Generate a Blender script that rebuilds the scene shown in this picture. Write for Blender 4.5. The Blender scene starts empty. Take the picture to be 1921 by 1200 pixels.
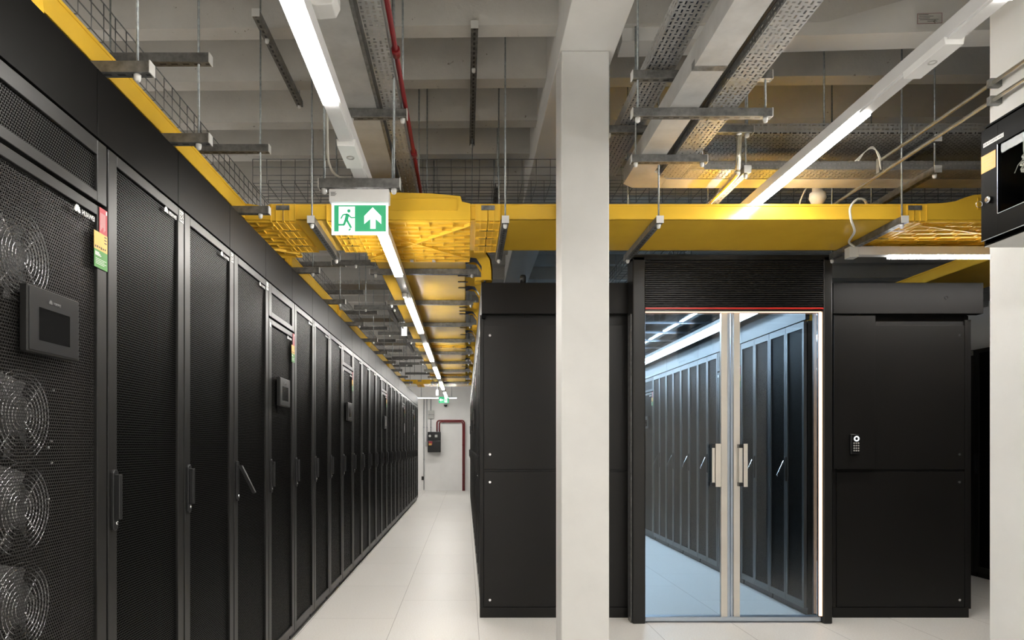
import bpy, math, random
from mathutils import Vector, Matrix
random.seed(7)
sc = bpy.context.scene
COL = sc.collection
# ------------------------------------------------------------------ camera, world, exposure
FPX = 1330.0; H = 1.255
cam_d = bpy.data.cameras.new('camera'); cam = bpy.data.objects.new('camera', cam_d); COL.objects.link(cam)
cam.location = (0, 0, H); cam.rotation_euler = (math.pi/2, 0, 0)
cam_d.sensor_width = 36.0; cam_d.lens = 36.0*FPX/1921
cam_d.shift_x = (960.5-873)/1921; cam_d.shift_y = (836-600)/1921
cam_d.clip_start = 0.05; cam_d.clip_end = 80
sc.camera = cam
w = bpy.data.worlds.new('world'); sc.world = w; w.use_nodes = True
w.node_tree.nodes['Background'].inputs[0].default_value = (0.9, 0.92, 1, 1)
w.node_tree.nodes['Background'].inputs[1].default_value = 0.25
sc.view_settings.view_transform = 'Standard'; sc.view_settings.look = 'None'
sc.view_settings.gamma = 1; sc.view_settings.use_curve_mapping = False
sc.view_settings.exposure = 0.88
sc.cycles.use_denoising = True
sc.cycles.max_bounces = 10; sc.cycles.diffuse_bounces = 5; sc.cycles.transparent_max_bounces = 24
sc.cycles.sample_clamp_indirect = 6
LAMP = 50.0       # radiance of the room's linear luminaires
AISLE_LAMP = 32.0  # cold lamps of the glazed aisle, the visible one and the added one

# ------------------------------------------------------------------ nodes / materials
class NT:
    def __init__(s, name):
        s.m = bpy.data.materials.new(name); s.m.use_nodes = True; s.t = s.m.node_tree
        s.b = s.t.nodes['Principled BSDF']; s.out = s.t.nodes['Material Output']
    def n(s, typ, **kw):
        x = s.t.nodes.new(typ)
        for k, v in kw.items(): setattr(x, k, v)
        return x
    def link(s, a, b): s.t.links.new(a, b)
    def math(s, op, a, b=None, c=None):
        x = s.n('ShaderNodeMath', operation=op)
        for i, v in enumerate((a, b, c)):
            if v is None: continue
            if isinstance(v, (int, float)): x.inputs[i].default_value = v
            else: s.link(v, x.inputs[i])
        return x.outputs[0]
    def coord(s, kind='Object'):
        tc = s.n('ShaderNodeTexCoord'); sp = s.n('ShaderNodeSeparateXYZ')
        s.link(tc.outputs[kind], sp.inputs[0]); return sp.outputs, tc.outputs[kind]
    def world(s):
        g = s.n('ShaderNodeNewGeometry'); sp = s.n('ShaderNodeSeparateXYZ')
        s.link(g.outputs['Position'], sp.inputs[0]); return sp.outputs, g.outputs['Position']
    def noise(s, vec, scale, detail=4, rough=0.6):
        x = s.n('ShaderNodeTexNoise'); x.inputs['Scale'].default_value = scale
        x.inputs['Detail'].default_value = detail; x.inputs['Roughness'].default_value = rough
        if vec is not None: s.link(vec, x.inputs['Vector'])
        return x.outputs['Fac']
    def ramp(s, fac, stops):
        x = s.n('ShaderNodeValToRGB'); e = x.color_ramp.elements
        e[0].position, e[0].color = stops[0][0], (*stops[0][1], 1)
        e[1].position, e[1].color = stops[-1][0], (*stops[-1][1], 1)
        for p, c in stops[1:-1]:
            q = e.new(p); q.color = (*c, 1)
        s.link(fac, x.inputs[0]); return x.outputs[0]
    def mix(s, fac, a, b):
        x = s.n('ShaderNodeMix', data_type='RGBA')
        if isinstance(fac, (int, float)): x.inputs[0].default_value = fac
        else: s.link(fac, x.inputs[0])
        for i, v in ((6, a), (7, b)):
            if isinstance(v, tuple): x.inputs[i].default_value = (*v[:3], 1)
            else: s.link(v, x.inputs[i])
        return x.outputs[2]
    def bump(s, h, strength=0.2, dist=0.01):
        x = s.n('ShaderNodeBump'); x.inputs['Strength'].default_value = strength; x.inputs['Distance'].default_value = dist
        s.link(h, x.inputs['Height']); s.link(x.outputs[0], s.b.inputs['Normal'])
    def hole(s, fac):   # fac 1 = open
        tr = s.n('ShaderNodeBsdfTransparent'); mx = s.n('ShaderNodeMixShader')
        s.link(fac, mx.inputs[0]); s.link(s.b.outputs[0], mx.inputs[1]); s.link(tr.outputs[0], mx.inputs[2])
        s.link(mx.outputs[0], s.out.inputs[0])
def S(lin):  # 8-bit sRGB to linear
    return tuple(((c/255+0.055)/1.055)**2.4 if c > 10 else c/255/12.92 for c in lin)
def plain(name, col, rough=0.5, metal=0.0, var=0.08, nscale=6, bump=0.0, rvar=0.0, spec=None):
    k = NT(name); _, v = k.coord()
    f = k.noise(v, nscale)
    lo = tuple(max(0, c*(1-var*2)) for c in col); hi = tuple(min(1, c*(1+var*2)) for c in col)
    k.link(k.ramp(f, [(0.3, lo), (0.7, hi)]), k.b.inputs['Base Color'])
    k.b.inputs['Metallic'].default_value = metal
    if rvar:
        k.link(k.math('MULTIPLY_ADD', k.noise(v, nscale*2.3), rvar*2, rough-rvar), k.b.inputs['Roughness'])
    else: k.b.inputs['Roughness'].default_value = rough
    if spec is not None: k.b.inputs['Specular IOR Level'].default_value = spec
    if bump: k.bump(k.noise(v, nscale*12), bump, 0.004)
    return k.m
def emit(name, col, strength):
    k = NT(name); k.b.inputs['Base Color'].default_value = (*col, 1)
    k.b.inputs['Emission Color'].default_value = (*col, 1); k.b.inputs['Emission Strength'].default_value = strength
    return k.m
M = {}
M['lamp'] = emit('lamp_diffuser', (1, 0.965, 0.91), LAMP)
M['cold_lamp'] = emit('cold_lamp_diffuser', (0.6, 0.8, 1), AISLE_LAMP)
M['warm_led'] = emit('warm_led_strip', (1, 0.66, 0.44), 1.15)
M['spot'] = emit('spot_lens', (1, 0.93, 0.8), 400.0)
M['box_glow'] = emit('lit_white_lens', (1, 1, 1), 0.7)
M['sign_green'] = emit('sign_green', S((30, 150, 100)), 0.34)
M['sign_white'] = emit('sign_white', (0.9, 0.97, 1.0), 0.5)
M['rack'] = plain('rack_black_paint', (0.0085, 0.008, 0.0078), 0.42, var=0.05, rvar=0.04, spec=0.3)
M['frame'] = plain('rack_frame_grey_paint', (0.0115, 0.0112, 0.0108), 0.38, var=0.04, rvar=0.04, spec=0.3)
M['fascia'] = plain('fascia_dark_paint', (0.003, 0.0028, 0.0026), 0.45, var=0.06, nscale=2, spec=0.06)
M['headerpaint'] = plain('header_dark_paint', (0.0075, 0.0068, 0.0064), 0.42, var=0.05, nscale=2, spec=0.2)
M['panel'] = plain('end_panel_dark_paint', (0.0085, 0.0079, 0.0075), 0.38, var=0.05, nscale=2, spec=0.3)
M['post'] = plain('door_post_dark_aluminium', (0.013, 0.0125, 0.012), 0.35, 0.0, var=0.04, spec=0.35)
M['black'] = plain('black_plastic', (0.007, 0.007, 0.0075), 0.3, var=0.05)
M['handle'] = plain('handle_grey_black', (0.014, 0.014, 0.0145), 0.28, var=0.05)
M['screen'] = plain('dark_screen_glass', (0.006, 0.006, 0.006), 0.08, var=0.02)
M['hmi'] = plain('panel_bezel_black', (0.008, 0.008, 0.009), 0.3, var=0.03)
M['yellow_rough'] = plain('yellow_moulded_plastic', (0.80, 0.49, 0.04), 0.5, var=0.03, nscale=3)
M['tee'] = M['yellow_rough']
M['galv'] = plain('galvanised_steel', (0.24, 0.24, 0.235), 0.4, 0.75, var=0.2, nscale=28, rvar=0.08)
M['duct'] = plain('galvanised_duct_sheet', (0.56, 0.56, 0.55), 0.5, 0.5, var=0.07, nscale=5, rvar=0.08, bump=0.05)
M['rod'] = plain('zinc_threaded_rod', (0.33, 0.36, 0.37), 0.45, 0.7, var=0.15, nscale=60)
M['wire'] = plain('dark_zinc_wire', (0.16, 0.165, 0.17), 0.45, 0.7, var=0.1, nscale=40)
M['cap'] = plain('white_plastic_cap', (0.6, 0.6, 0.58), 0.45, var=0.03)
M['white'] = plain('white_enamel', (0.74, 0.74, 0.73), 0.35, var=0.02)
M['lighthouse'] = plain('luminaire_white_metal', (0.62, 0.62, 0.62), 0.35, var=0.02)
M['steel'] = plain('stainless_steel', (0.68, 0.64, 0.57), 0.35, 0.5, var=0.03, nscale=3)
M['chrome'] = plain('chrome', (0.8, 0.8, 0.82), 0.15, 1.0, var=0.02)
M['alu'] = plain('cool_aluminium', (0.5, 0.56, 0.64), 0.3, 0.8, var=0.03)
M['red'] = plain('red_pipe_paint', S((112, 14, 20)), 0.35, var=0.05)
M['redline'] = plain('red_trim', S((200, 40, 30)), 0.35, var=0.02)
M['conduit'] = plain('zinc_conduit', (0.78, 0.74, 0.62), 0.22, 0.9, var=0.08, nscale=20)
M['cable'] = plain('white_cable', (0.6, 0.58, 0.52), 0.5, var=0.03)
M['bluecable'] = plain('dark_blue_cable', (0.02, 0.035, 0.06), 0.4, var=0.1)
M['grey'] = plain('light_grey_plastic', (0.42, 0.42, 0.4), 0.4, var=0.02)
M['orange'] = plain('orange_sticker', S((214, 150, 40)), 0.5, var=0.05)
M['s_red'] = plain('red_sticker', S((150, 45, 55)), 0.5, var=0.04)
M['s_yel'] = plain('yellow_sticker', S((190, 150, 75)), 0.5, var=0.05)
M['s_grn'] = plain('green_sticker', S((60, 118, 52)), 0.5, var=0.05)
M['ink'] = plain('black_ink', (0.02, 0.02, 0.02), 0.5, var=0.01)
M['paper'] = plain('white_paper', (0.5, 0.5, 0.49), 0.5, var=0.02)
M['logo'] = plain('silver_lettering', (0.5, 0.5, 0.49), 0.3, 0.2, var=0.02)
M['dimlogo'] = plain('dim_lettering', (0.12, 0.12, 0.12), 0.3, 0.0, var=0.02)
M['yellow'] = plain('yellow_tray_plastic', (0.76, 0.47, 0.042), 0.17, var=0.03, nscale=3, rvar=0.05)
M['wall'] = plain('white_wall_paint', (0.82, 0.815, 0.8), 0.6, var=0.02, nscale=1.5, bump=0.05)
M['fan'] = plain('fan_grille_wire', (0.75, 0.75, 0.78), 0.25, 1.0, var=0.05)
M['inner'] = plain('cooler_inner_panel', (0.045, 0.035, 0.033), 0.5, var=0.1)
M['innerlight'] = plain('cooler_inner_zinc', (0.2, 0.2, 0.2), 0.4, 0.5, var=0.2, nscale=20)
M['cab'] = plain('cabinet_black_paint', (0.0025, 0.0025, 0.0025), 0.5, var=0.03, spec=0.04)
M['brown'] = plain('dark_tray_edge', (0.05, 0.045, 0.04), 0.5)

def perforated(name, pitch, r, col, see_through, back=(0.0015, 0.0015, 0.0015), rough=0.38):
    k = NT(name); (x, y, z), v = k.coord()
    def cell(off):
        a = k.math('SUBTRACT', k.math('FRACT', k.math('ADD', k.math('DIVIDE', y, pitch), off)), 0.5)
        b = k.math('MULTIPLY', k.math('SUBTRACT', k.math('FRACT', k.math('ADD', k.math('DIVIDE', z, pitch*1.7320508), off)), 0.5), 1.7320508)
        a = k.math('ABSOLUTE', a); b = k.math('ABSOLUTE', b)
        return k.math('MAXIMUM', a, k.math('ADD', k.math('MULTIPLY', a, 0.5), k.math('MULTIPLY', b, 0.866)))
    d = k.math('MINIMUM', cell(0.0), cell(0.5))
    h = k.math('LESS_THAN', d, r)
    k.b.inputs['Roughness'].default_value = rough
    if see_through:
        k.b.inputs['Base Color'].default_value = (*col, 1); k.b.inputs['Specular IOR Level'].default_value = 0.25; k.hole(h)
    else:
        k.link(k.mix(h, col, back), k.b.inputs['Base Color'])
        k.link(k.math('MULTIPLY_ADD', h, 0.5, rough), k.b.inputs['Roughness'])
        k.link(k.math('MULTIPLY_ADD', h, -0.25, 0.25), k.b.inputs['Specular IOR Level'])
    return k.m
M['mesh_open'] = perforated('rack_door_mesh_open', 0.0095, 0.425, (0.022, 0.021, 0.020), True)
M['mesh'] = perforated('rack_door_mesh', 0.0095, 0.425, (0.0125, 0.012, 0.0115), False)
M['mesh_vent'] = perforated('rack_vent_mesh', 0.0095, 0.41, (0.0125, 0.012, 0.0115), False, (0.004, 0.004, 0.004))

def slotted(name, base, metal=0.65):     # cable tray sheet: slots across local x / along local y
    k = NT(name); (x, y, z), v = k.coord()
    colx = k.math('DIVIDE', k.math('ADD', x, z), 0.0235); par = k.math('MODULO', k.math('FLOOR', k.math('ADD', colx, 100)), 2)
    fx = k.math('ABSOLUTE', k.math('SUBTRACT', k.math('FRACT', k.math('ADD', colx, 100)), 0.5))
    fy = k.math('FRACT', k.math('ADD', k.math('DIVIDE', y, 0.058), k.math('MULTIPLY', par, 0.5)))
    long_ = k.math('MULTIPLY', k.math('LESS_THAN', fx, 0.19), k.math('LESS_THAN', k.math('ABSOLUTE', k.math('SUBTRACT', fy, 0.3)), 0.2))
    shrt = k.math('MULTIPLY', k.math('LESS_THAN', fx, 0.30), k.math('LESS_THAN', k.math('ABSOLUTE', k.math('SUBTRACT', fy, 0.75)), 0.07))
    h = k.math('MAXIMUM', long_, shrt)
    f = k.noise(v, 20)
    k.link(k.ramp(f, [(0.3, tuple(c*0.8 for c in base)), (0.7, base)]), k.b.inputs['Base Color'])
    k.b.inputs['Metallic'].default_value = metal; k.b.inputs['Roughness'].default_value = 0.42
    k.hole(h); return k.m
M['slot'] = slotted('perforated_tray_sheet', (0.46, 0.46, 0.45))

def strutmat():
    k = NT('slotted_strut_steel'); (x, y, z), v = k.coord()
    g = k.n('ShaderNodeTexCoord'); sp = k.n('ShaderNodeSeparateXYZ'); k.link(g.outputs['Normal'], sp.inputs[0])
    s1 = k.math('LESS_THAN', k.math('ABSOLUTE', k.math('SUBTRACT', k.math('FRACT', k.math('ADD', k.math('DIVIDE', x, 0.05), 50)), 0.5)), 0.28)
    s2 = k.math('LESS_THAN', k.math('ABSOLUTE', y), 0.0062)
    s3 = k.math('LESS_THAN', sp.outputs[2], -0.5)
    h = k.math('MULTIPLY', k.math('MULTIPLY', s1, s2), s3)
    base = k.ramp(k.noise(v, 25), [(0.3, (0.11, 0.11, 0.107)), (0.7, (0.25, 0.25, 0.243))])
    k.link(k.mix(h, base, (0.006, 0.006, 0.006)), k.b.inputs['Base Color'])
    k.link(k.math('MULTIPLY_ADD', h, -0.65, 0.65), k.b.inputs['Metallic'])
    k.b.inputs['Roughness'].default_value = 0.42
    return k.m
M['strut'] = strutmat()

def floormat():
    k = NT('floor_tiles'); (x, y, z), v = k.world()
    u = k.math('DIVIDE', k.math('SUBTRACT', x, 0.0896-60), 0.6)
    col = k.math('FLOOR', u); fu = k.math('ABSOLUTE', k.math('SUBTRACT', k.math('FRACT', u), 0.5))
    par = k.math('MODULO', col, 2)      # column index 100 starts at x = 0.0896
    vv = k.math('ADD', k.math('DIVIDE', k.math('SUBTRACT', y, 5.16-60), 1.2), k.math('MULTIPLY', par, 0.5))
    fv = k.math('ABSOLUTE', k.math('SUBTRACT', k.math('FRACT', vv), 0.5))
    seam = k.math('MAXIMUM', k.math('GREATER_THAN', fu, 0.5-0.0028), k.math('GREATER_THAN', fv, 0.5-0.0012))
    tile = k.n('ShaderNodeTexWhiteNoise', noise_dimensions='2D'); cb = k.n('ShaderNodeCombineXYZ')
    k.link(col, cb.inputs[0]); k.link(k.math('FLOOR', vv), cb.inputs[1]); k.link(cb.outputs[0], tile.inputs['Vector'])
    sp = k.noise(v, 90, 3, 0.7); big = k.noise(v, 1.3, 3)
    base = k.ramp(sp, [(0.35, (0.66, 0.64, 0.61)), (0.6, (0.74, 0.725, 0.70))])
    base = k.mix(k.math('MULTIPLY', tile.outputs['Value'], 0.2), base, (0.62, 0.60, 0.57))
    k.link(k.mix(seam, base, (0.3, 0.28, 0.26)), k.b.inputs['Base Color'])
    k.link(k.math('MULTIPLY_ADD', big, 0.12, 0.34), k.b.inputs['Roughness'])
    k.b.inputs['Specular IOR Level'].default_value = 0.25
    k.bump(k.math('ADD', k.math('MULTIPLY', seam, -1.0), k.math('MULTIPLY', sp, 0.06)), 0.2, 0.002)
    return k.m
M['floor'] = floormat()

def ceilmat():
    k = NT('painted_concrete_ceiling'); (x, y, z), v = k.world()
    f = k.noise(v, 1.6, 6, 0.65); g = k.noise(v, 14, 5, 0.75)
    base = k.ramp(f, [(0.35, (0.43, 0.42, 0.395)), (0.65, (0.52, 0.51, 0.48))])
    chip = k.math('GREATER_THAN', g, 0.67)
    k.link(k.mix(k.math('MULTIPLY', chip, 0.75), base, (0.13, 0.10, 0.07)), k.b.inputs['Base Color'])
    k.b.inputs['Roughness'].default_value = 0.75
    k.bump(g, 0.3, 0.01); return k.m
M['ceiling'] = ceilmat()
def colmat():
    k = NT('painted_concrete_column'); (x, y, z), v = k.world()
    f = k.noise(v, 3, 5, 0.6); g = k.noise(v, 9, 6, 0.8)
    base = k.ramp(f, [(0.3, (0.61, 0.605, 0.585)), (0.7, (0.67, 0.665, 0.645))])
    sc_ = k.math('GREATER_THAN', g, 0.735)
    k.link(k.mix(k.math('MULTIPLY', sc_, 0.4), base, (0.45, 0.42, 0.38)), k.b.inputs['Base Color'])
    k.b.inputs['Roughness'].default_value = 0.5; k.bump(f, 0.1, 0.01); return k.m
M['column'] = colmat()

def glassmat(name, tint, refl=1.0):
    k = NT(name)
    tr = k.n('ShaderNodeBsdfTransparent'); tr.inputs[0].default_value = (*tint, 1)
    gl = k.n('ShaderNodeBsdfGlossy'); gl.inputs['Roughness'].default_value = 0.0
    fr = k.n('ShaderNodeFresnel'); fr.inputs[0].default_value = 1.5
    mx = k.n('ShaderNodeMixShader')
    k.link(k.math('MULTIPLY', fr.outputs[0], refl), mx.inputs[0]); k.link(tr.outputs[0], mx.inputs[1]); k.link(gl.outputs[0], mx.inputs[2])
    k.link(mx.outputs[0], k.out.inputs[0]); return k.m
M['glass'] = glassmat('door_glass', (0.93, 0.965, 0.98), 1.2)
M['acrylic'] = glassmat('clear_acrylic_window', (0.85, 0.86, 0.86), 0.012)
M['roofglass'] = glassmat('roof_pane_clear', (0.85, 0.9, 0.93), 0.6)

# ------------------------------------------------------------------ mesh helpers
class MB:
    def __init__(s): s.v = []; s.f = []; s.smooth = set()
    def box(s, x0, y0, z0, x1, y1, z1):
        i = len(s.v)
        s.v += [(x0,y0,z0),(x1,y0,z0),(x1,y1,z0),(x0,y1,z0),(x0,y0,z1),(x1,y0,z1),(x1,y1,z1),(x0,y1,z1)]
        for q in ((0,3,2,1),(4,5,6,7),(0,1,5,4),(1,2,6,5),(2,3,7,6),(3,0,4,7)): s.f.append(tuple(i+k for k in q))
        return s
    def tube(s, pts, r, n=8, closed=False, caps=True):
        pts = [Vector(p) for p in pts]; m = len(pts); i0 = len(s.v); prev = None
        for k, p in enumerate(pts):
            if closed: d = pts[(k+1) % m]-pts[k-1]
            else: d = pts[min(k+1, m-1)]-pts[max(k-1, 0)]
            d.normalize()
            if prev is None:
                a = Vector((0,0,1)) if abs(d.z) < 0.9 else Vector((1,0,0)); u = d.cross(a).normalized()
            else: u = (prev-d*prev.dot(d)).normalized()
            prev = u; q = d.cross(u)
            for j in range(n):
                t = 2*math.pi*j/n+math.pi/n; s.v.append(tuple(p+u*(r*math.cos(t))+q*(r*math.sin(t))))
        for k in range(m if closed else m-1):
            a = i0+k*n; b = i0+((k+1) % m)*n
            for j in range(n):
                j2 = (j+1) % n; s.smooth.add(len(s.f)); s.f.append((a+j, a+j2, b+j2, b+j))
        if caps and not closed:
            s.f.append(tuple(i0+j for j in range(n))[::-1]); s.f.append(tuple(i0+(m-1)*n+j for j in range(n)))
        return s
    def prism(s, poly, axis, a, b):   # poly 2D; axis 'x': (y,z), 'y': (x,z), 'z': (x,y)
        def P(p, t): return {'x': (t, p[0], p[1]), 'y': (p[0], t, p[1]), 'z': (p[0], p[1], t)}[axis]
        i = len(s.v); n = len(poly)
        s.v += [P(p, a) for p in poly]+[P(p, b) for p in poly]
        ar = sum(poly[k][0]*poly[(k+1) % n][1]-poly[(k+1) % n][0]*poly[k][1] for k in range(n))
        fl = (ar > 0) ^ (axis == 'y') ^ (b < a)
        f1 = tuple(i+k for k in range(n)); f2 = tuple(i+n+k for k in range(n))
        s.f.append(f1[::-1] if fl else f1); s.f.append(f2 if fl else f2[::-1])
        for k in range(n):
            q = (i+k, i+(k+1) % n, i+n+(k+1) % n, i+n+k); s.f.append(q if fl else q[::-1])
        return s
    def lathe(s, c, axis, prof, n=20):  # prof: (radius, offset along axis)
        i0 = len(s.v); m = len(prof)
        for (r, h) in prof:
            for j in range(n):
                t = 2*math.pi*j/n; a, b = r*math.cos(t), r*math.sin(t)
                s.v.append({'z': (c[0]+a, c[1]+b, c[2]+h), 'x': (c[0]+h, c[1]+a, c[2]+b), 'y': (c[0]+b, c[1]+h, c[2]+a)}[axis])
        for k in range(m-1):
            for j in range(n):
                j2 = (j+1) % n; s.smooth.add(len(s.f)); s.f.append((i0+k*n+j, i0+k*n+j2, i0+(k+1)*n+j2, i0+(k+1)*n+j))
        s.f.append(tuple(i0+j for j in range(n))[::-1]); s.f.append(tuple(i0+(m-1)*n+j for j in range(n)))
        return s
    def ring(s, c, axis, R, r, n=28, k=5):
        pts = []
        for j in range(n):
            t = 2*math.pi*j/n; a, b = R*math.cos(t), R*math.sin(t)
            pts.append({'z': (c[0]+a, c[1]+b, c[2]), 'x': (c[0], c[1]+a, c[2]+b), 'y': (c[0]+a, c[1], c[2]+b)}[axis])
        return s.tube(pts, r, k, closed=True)
    def build(s, name, mat, parent=None, loc=None, bev=0.0, rot=None):
        me = bpy.data.meshes.new(name); me.from_pydata(s.v, [], s.f); me.update()
        if s.smooth:
            fl = [i in s.smooth for i in range(len(s.f))]; me.polygons.foreach_set('use_smooth', fl)
        me.materials.append(M[mat] if isinstance(mat, str) else mat)
        o = bpy.data.objects.new(name, me); COL.objects.link(o)
        if loc: o.location = loc
        if rot: o.rotation_euler = rot
        if parent: o.parent = parent
        if bev:
            b = o.modifiers.new('edge', 'BEVEL'); b.width = bev; b.segments = 2; b.limit_method = 'ANGLE'
        return o
def smooth(p, n=6):
    p = [Vector(q) for q in p]; q = [2*p[0]-p[1]]+p+[2*p[-1]-p[-2]]; out = []
    for i in range(1, len(q)-2):
        for j in range(n):
            t = j/n; a, b, c, d = q[i-1:i+3]
            out.append(0.5*((2*b)+(c-a)*t+(2*a-5*b+4*c-d)*t*t+(3*b-a-3*c+d)*t**3))
    return out+[p[-1]]
def box(name, mat, x0, y0, z0, x1, y1, z1, parent=None, bev=0.0):
    return MB().box(x0, y0, z0, x1, y1, z1).build(name, mat, parent, bev=bev)
def tag(o, label, cat, group=None):
    o['label'] = label; o['category'] = cat
    if group: o['group'] = group
    return o
def struct(o, label=None):
    o['kind'] = 'structure'
    if label: o['label'] = label
    return o
def thing(name, label, cat, loc=(0,0,0), rz=0, group=None):
    o = bpy.data.objects.new(name, None); COL.objects.link(o); o.empty_display_size = 0.1
    o.location = loc; o.rotation_euler = (0, 0, rz); return tag(o, label, cat, group)
def copy_tree(o, parent=None):
    c = o.copy(); COL.objects.link(c); c.parent = parent
    for ch in list(kids.get(o.name, [])): copy_tree(bpy.data.objects[ch], c)
    return c
kids = {}
def index_kids(o):
    kids[o.name] = [c.name for c in bpy.data.objects if c.parent == o]
    for c in kids[o.name]: index_kids(bpy.data.objects[c])
def text(name, s, size, mat, parent, loc, rot, ext=0.0004, sx=1.0):
    cu = bpy.data.curves.new(name, 'FONT'); cu.body = s; cu.size = size; cu.extrude = ext; cu.align_y = 'CENTER'; cu.resolution_u = 2
    t = bpy.data.objects.new(name, cu); COL.objects.link(t)
    me = bpy.data.meshes.new_from_object(t.evaluated_get(bpy.context.evaluated_depsgraph_get()))
    bpy.data.objects.remove(t); bpy.data.curves.remove(cu)
    me.materials.clear(); me.materials.append(M[mat])
    o = bpy.data.objects.new(name, me); COL.objects.link(o); o.parent = parent; o.location = loc; o.rotation_euler = rot; o.scale = (sx, 1, 1)
    return o
ORD = ['first','second','third','fourth','fifth','sixth','seventh','eighth','ninth','tenth','eleventh','twelfth','thirteenth','fourteenth','fifteenth',
       'sixteenth','seventeenth','eighteenth','nineteenth','twentieth','twenty-first','twenty-second','twenty-third','twenty-fourth','twenty-fifth','twenty-sixth','twenty-seventh']

# ------------------------------------------------------------------ setting
CZ = 3.96; YB = 19.87
struct(box('floor', 'floor', -7, -5, -0.1, 9, YB, 0))
struct(box('wall_back', 'wall', -7, YB, 0, 9, YB+0.2, CZ+0.2))
struct(box('wall_front', 'wall', -7, -5.2, 0, 9, -5, CZ+0.2))
struct(box('wall_left', 'wall', -7.2, -5, 0, -7, YB, CZ+0.2))
struct(box('wall_right', 'wall', 9, -5, 0, 9.2, YB, CZ+0.2))
RXW = 2.447
struct(box('wall_side', 'column', RXW, -5, 0, RXW+0.45, 3.31, CZ, bev=0.004), 'white painted wall carrying the black wall cabinet')
# ribbed ceiling: shallow ribs running across, slightly skewed
c = MB(); prof = []; y = -9.0; RB = 2.40+H
while y < 23:
    prof += [(y-0.30+0.06, CZ), (y-0.10, CZ-0.03), (y-0.06, RB), (y+0.06, RB), (y+0.10, CZ-0.03)]
    y += 0.594
prof = [(p[0]+0.0, p[1]) for p in prof] + [(23, CZ+0.2), (-9.5, CZ+0.2)]
c.prism(prof, 'x', -8.5, 10.5)
ce = c.build('ceiling', 'ceiling'); ce.rotation_euler = (0, 0, -0.018); ce.location = (0, 0.04, 0); struct(ce)
struct(box('ceiling_beam', 'column', 0.53, -5, H+2.217, 0.843, YB, CZ+0.1, bev=0.004), 'long white downstand beam bearing on the column')
b = MB().box(-1.0, 0, H+2.325, 7.0, 0.17, CZ+0.1).build('ceiling_beam', 'column', loc=(1.9, 4.02, 0), rot=(0, 0, -0.055)); b.location.x = 1.9
struct(b, 'white cross beam over the glass doors')
for i, yy in enumerate((6.4, 9.6, 13.2)):
    b = MB().box(-6.9, 0, H+2.25, 8.9, 0.2, CZ+0.1).build('ceiling_beam', 'ceiling', loc=(0, yy, 0), rot=(0, 0, -0.02))
    struct(b)
col_ = box('column', 'column', 0.5386, 3.98, 0, 0.808, 4.215, H+2.217, bev=0.006); struct(col_, 'square white painted concrete column beside the glass doors')

# ------------------------------------------------------------------ racks
def petals(m, cy, cz, s):   # emblem of eight petals in the plane x = const, drawn to face +x
    for a in (-78, -56, -33, -11, 11, 33, 56, 78):
        t = math.radians(a); L = s*(1.0-0.0035*abs(a)); wd = 0.14*s
        d = (math.sin(t), math.cos(t)); n = (d[1], -d[0])
        pts = [(0.12, 0.0), (0.45, 0.6), (0.75, 1.0), (0.95, 0.7), (1.0, 0.0), (0.95, -0.7), (0.75, -1.0), (0.45, -0.6)]
        m.prism([(cy+d[0]*L*p+n[0]*wd*q, cz+d[1]*L*p+n[1]*wd*q) for p, q in pts], 'x', 0.0, 0.0012)
def logo(parent, y, z, size, mat, xo):
    m = MB(); petals(m, 0, 0, size); o = m.build('emblem', mat, parent, loc=(xo, y, z))
    text('lettering', 'HUAWEI', size*0.95, mat, o, (0.0004, size*1.1, size*0.3), (math.pi/2, 0, math.pi/2), 0.0006, 0.86)
def door_ring(m, y0, y1, z0, z1, st, rt, rb, x0=-0.022, x1=0.0):
    m.box(x0, y0, z0, x1, y0+st, z1); m.box(x0, y1-st, z0, x1, y1, z1)
    m.box(x0, y0+st, z1-rt, x1, y1-st, z1); m.box(x0, y0+st, z0, x1, y1-st, z0+rb)
def swing_handle(parent, y, z, open_=False, x=0.0):
    m = MB(); m.prism([(y-0.016, z-0.085), (y-0.009, z-0.095), (y+0.009, z-0.095), (y+0.016, z-0.085), (y+0.016, z+0.085), (y+0.009, z+0.095), (y-0.009, z+0.095), (y-0.016, z+0.085)], 'x', x, x+0.010)
    h = m.build('handle', 'handle', parent, bev=0.002)
    m = MB()
    if open_:
        m.prism([(x+0.012, z+0.075), (x+0.03, z+0.075), (x+0.095, z-0.055), (x+0.08, z-0.06)], 'y', y-0.008, y+0.008)
    else: m.box(x+0.010, y-0.010, z-0.06, x+0.026, y+0.010, z+0.08)
    m.build('lever', 'handle', h, bev=0.002)
    MB().lathe((x+0.010, y, z-0.072), 'x', [(0.006, 0), (0.006, 0.004), (0.003, 0.005)], 12).build('lock', 'chrome', h)
W = 0.598; RH = 2.18
def base_rack(kind, cat='server rack'):
    t = thing({'plain': 'server_rack', 'cooler': 'cooling_unit', 'double': 'server_rack'}[kind], 'x', cat)
    m = MB(); m.box(-1.08, 0, 0.05, -0.03, 0.015, RH); m.box(-1.08, W-0.015, 0.05, -0.03, W, RH)
    m.box(-1.08, 0, RH-0.02, -0.03, W, RH); m.box(-1.08, 0, 0.04, -0.03, W, 0.06); m.box(-1.08, 0, 0.05, -1.06, W, RH)
    m.build('cabinet_body', 'rack', t)
    box('plinth', 'rack', -1.06, 0.01, 0, -0.03, W-0.01, 0.045, t)
    return t
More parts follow.
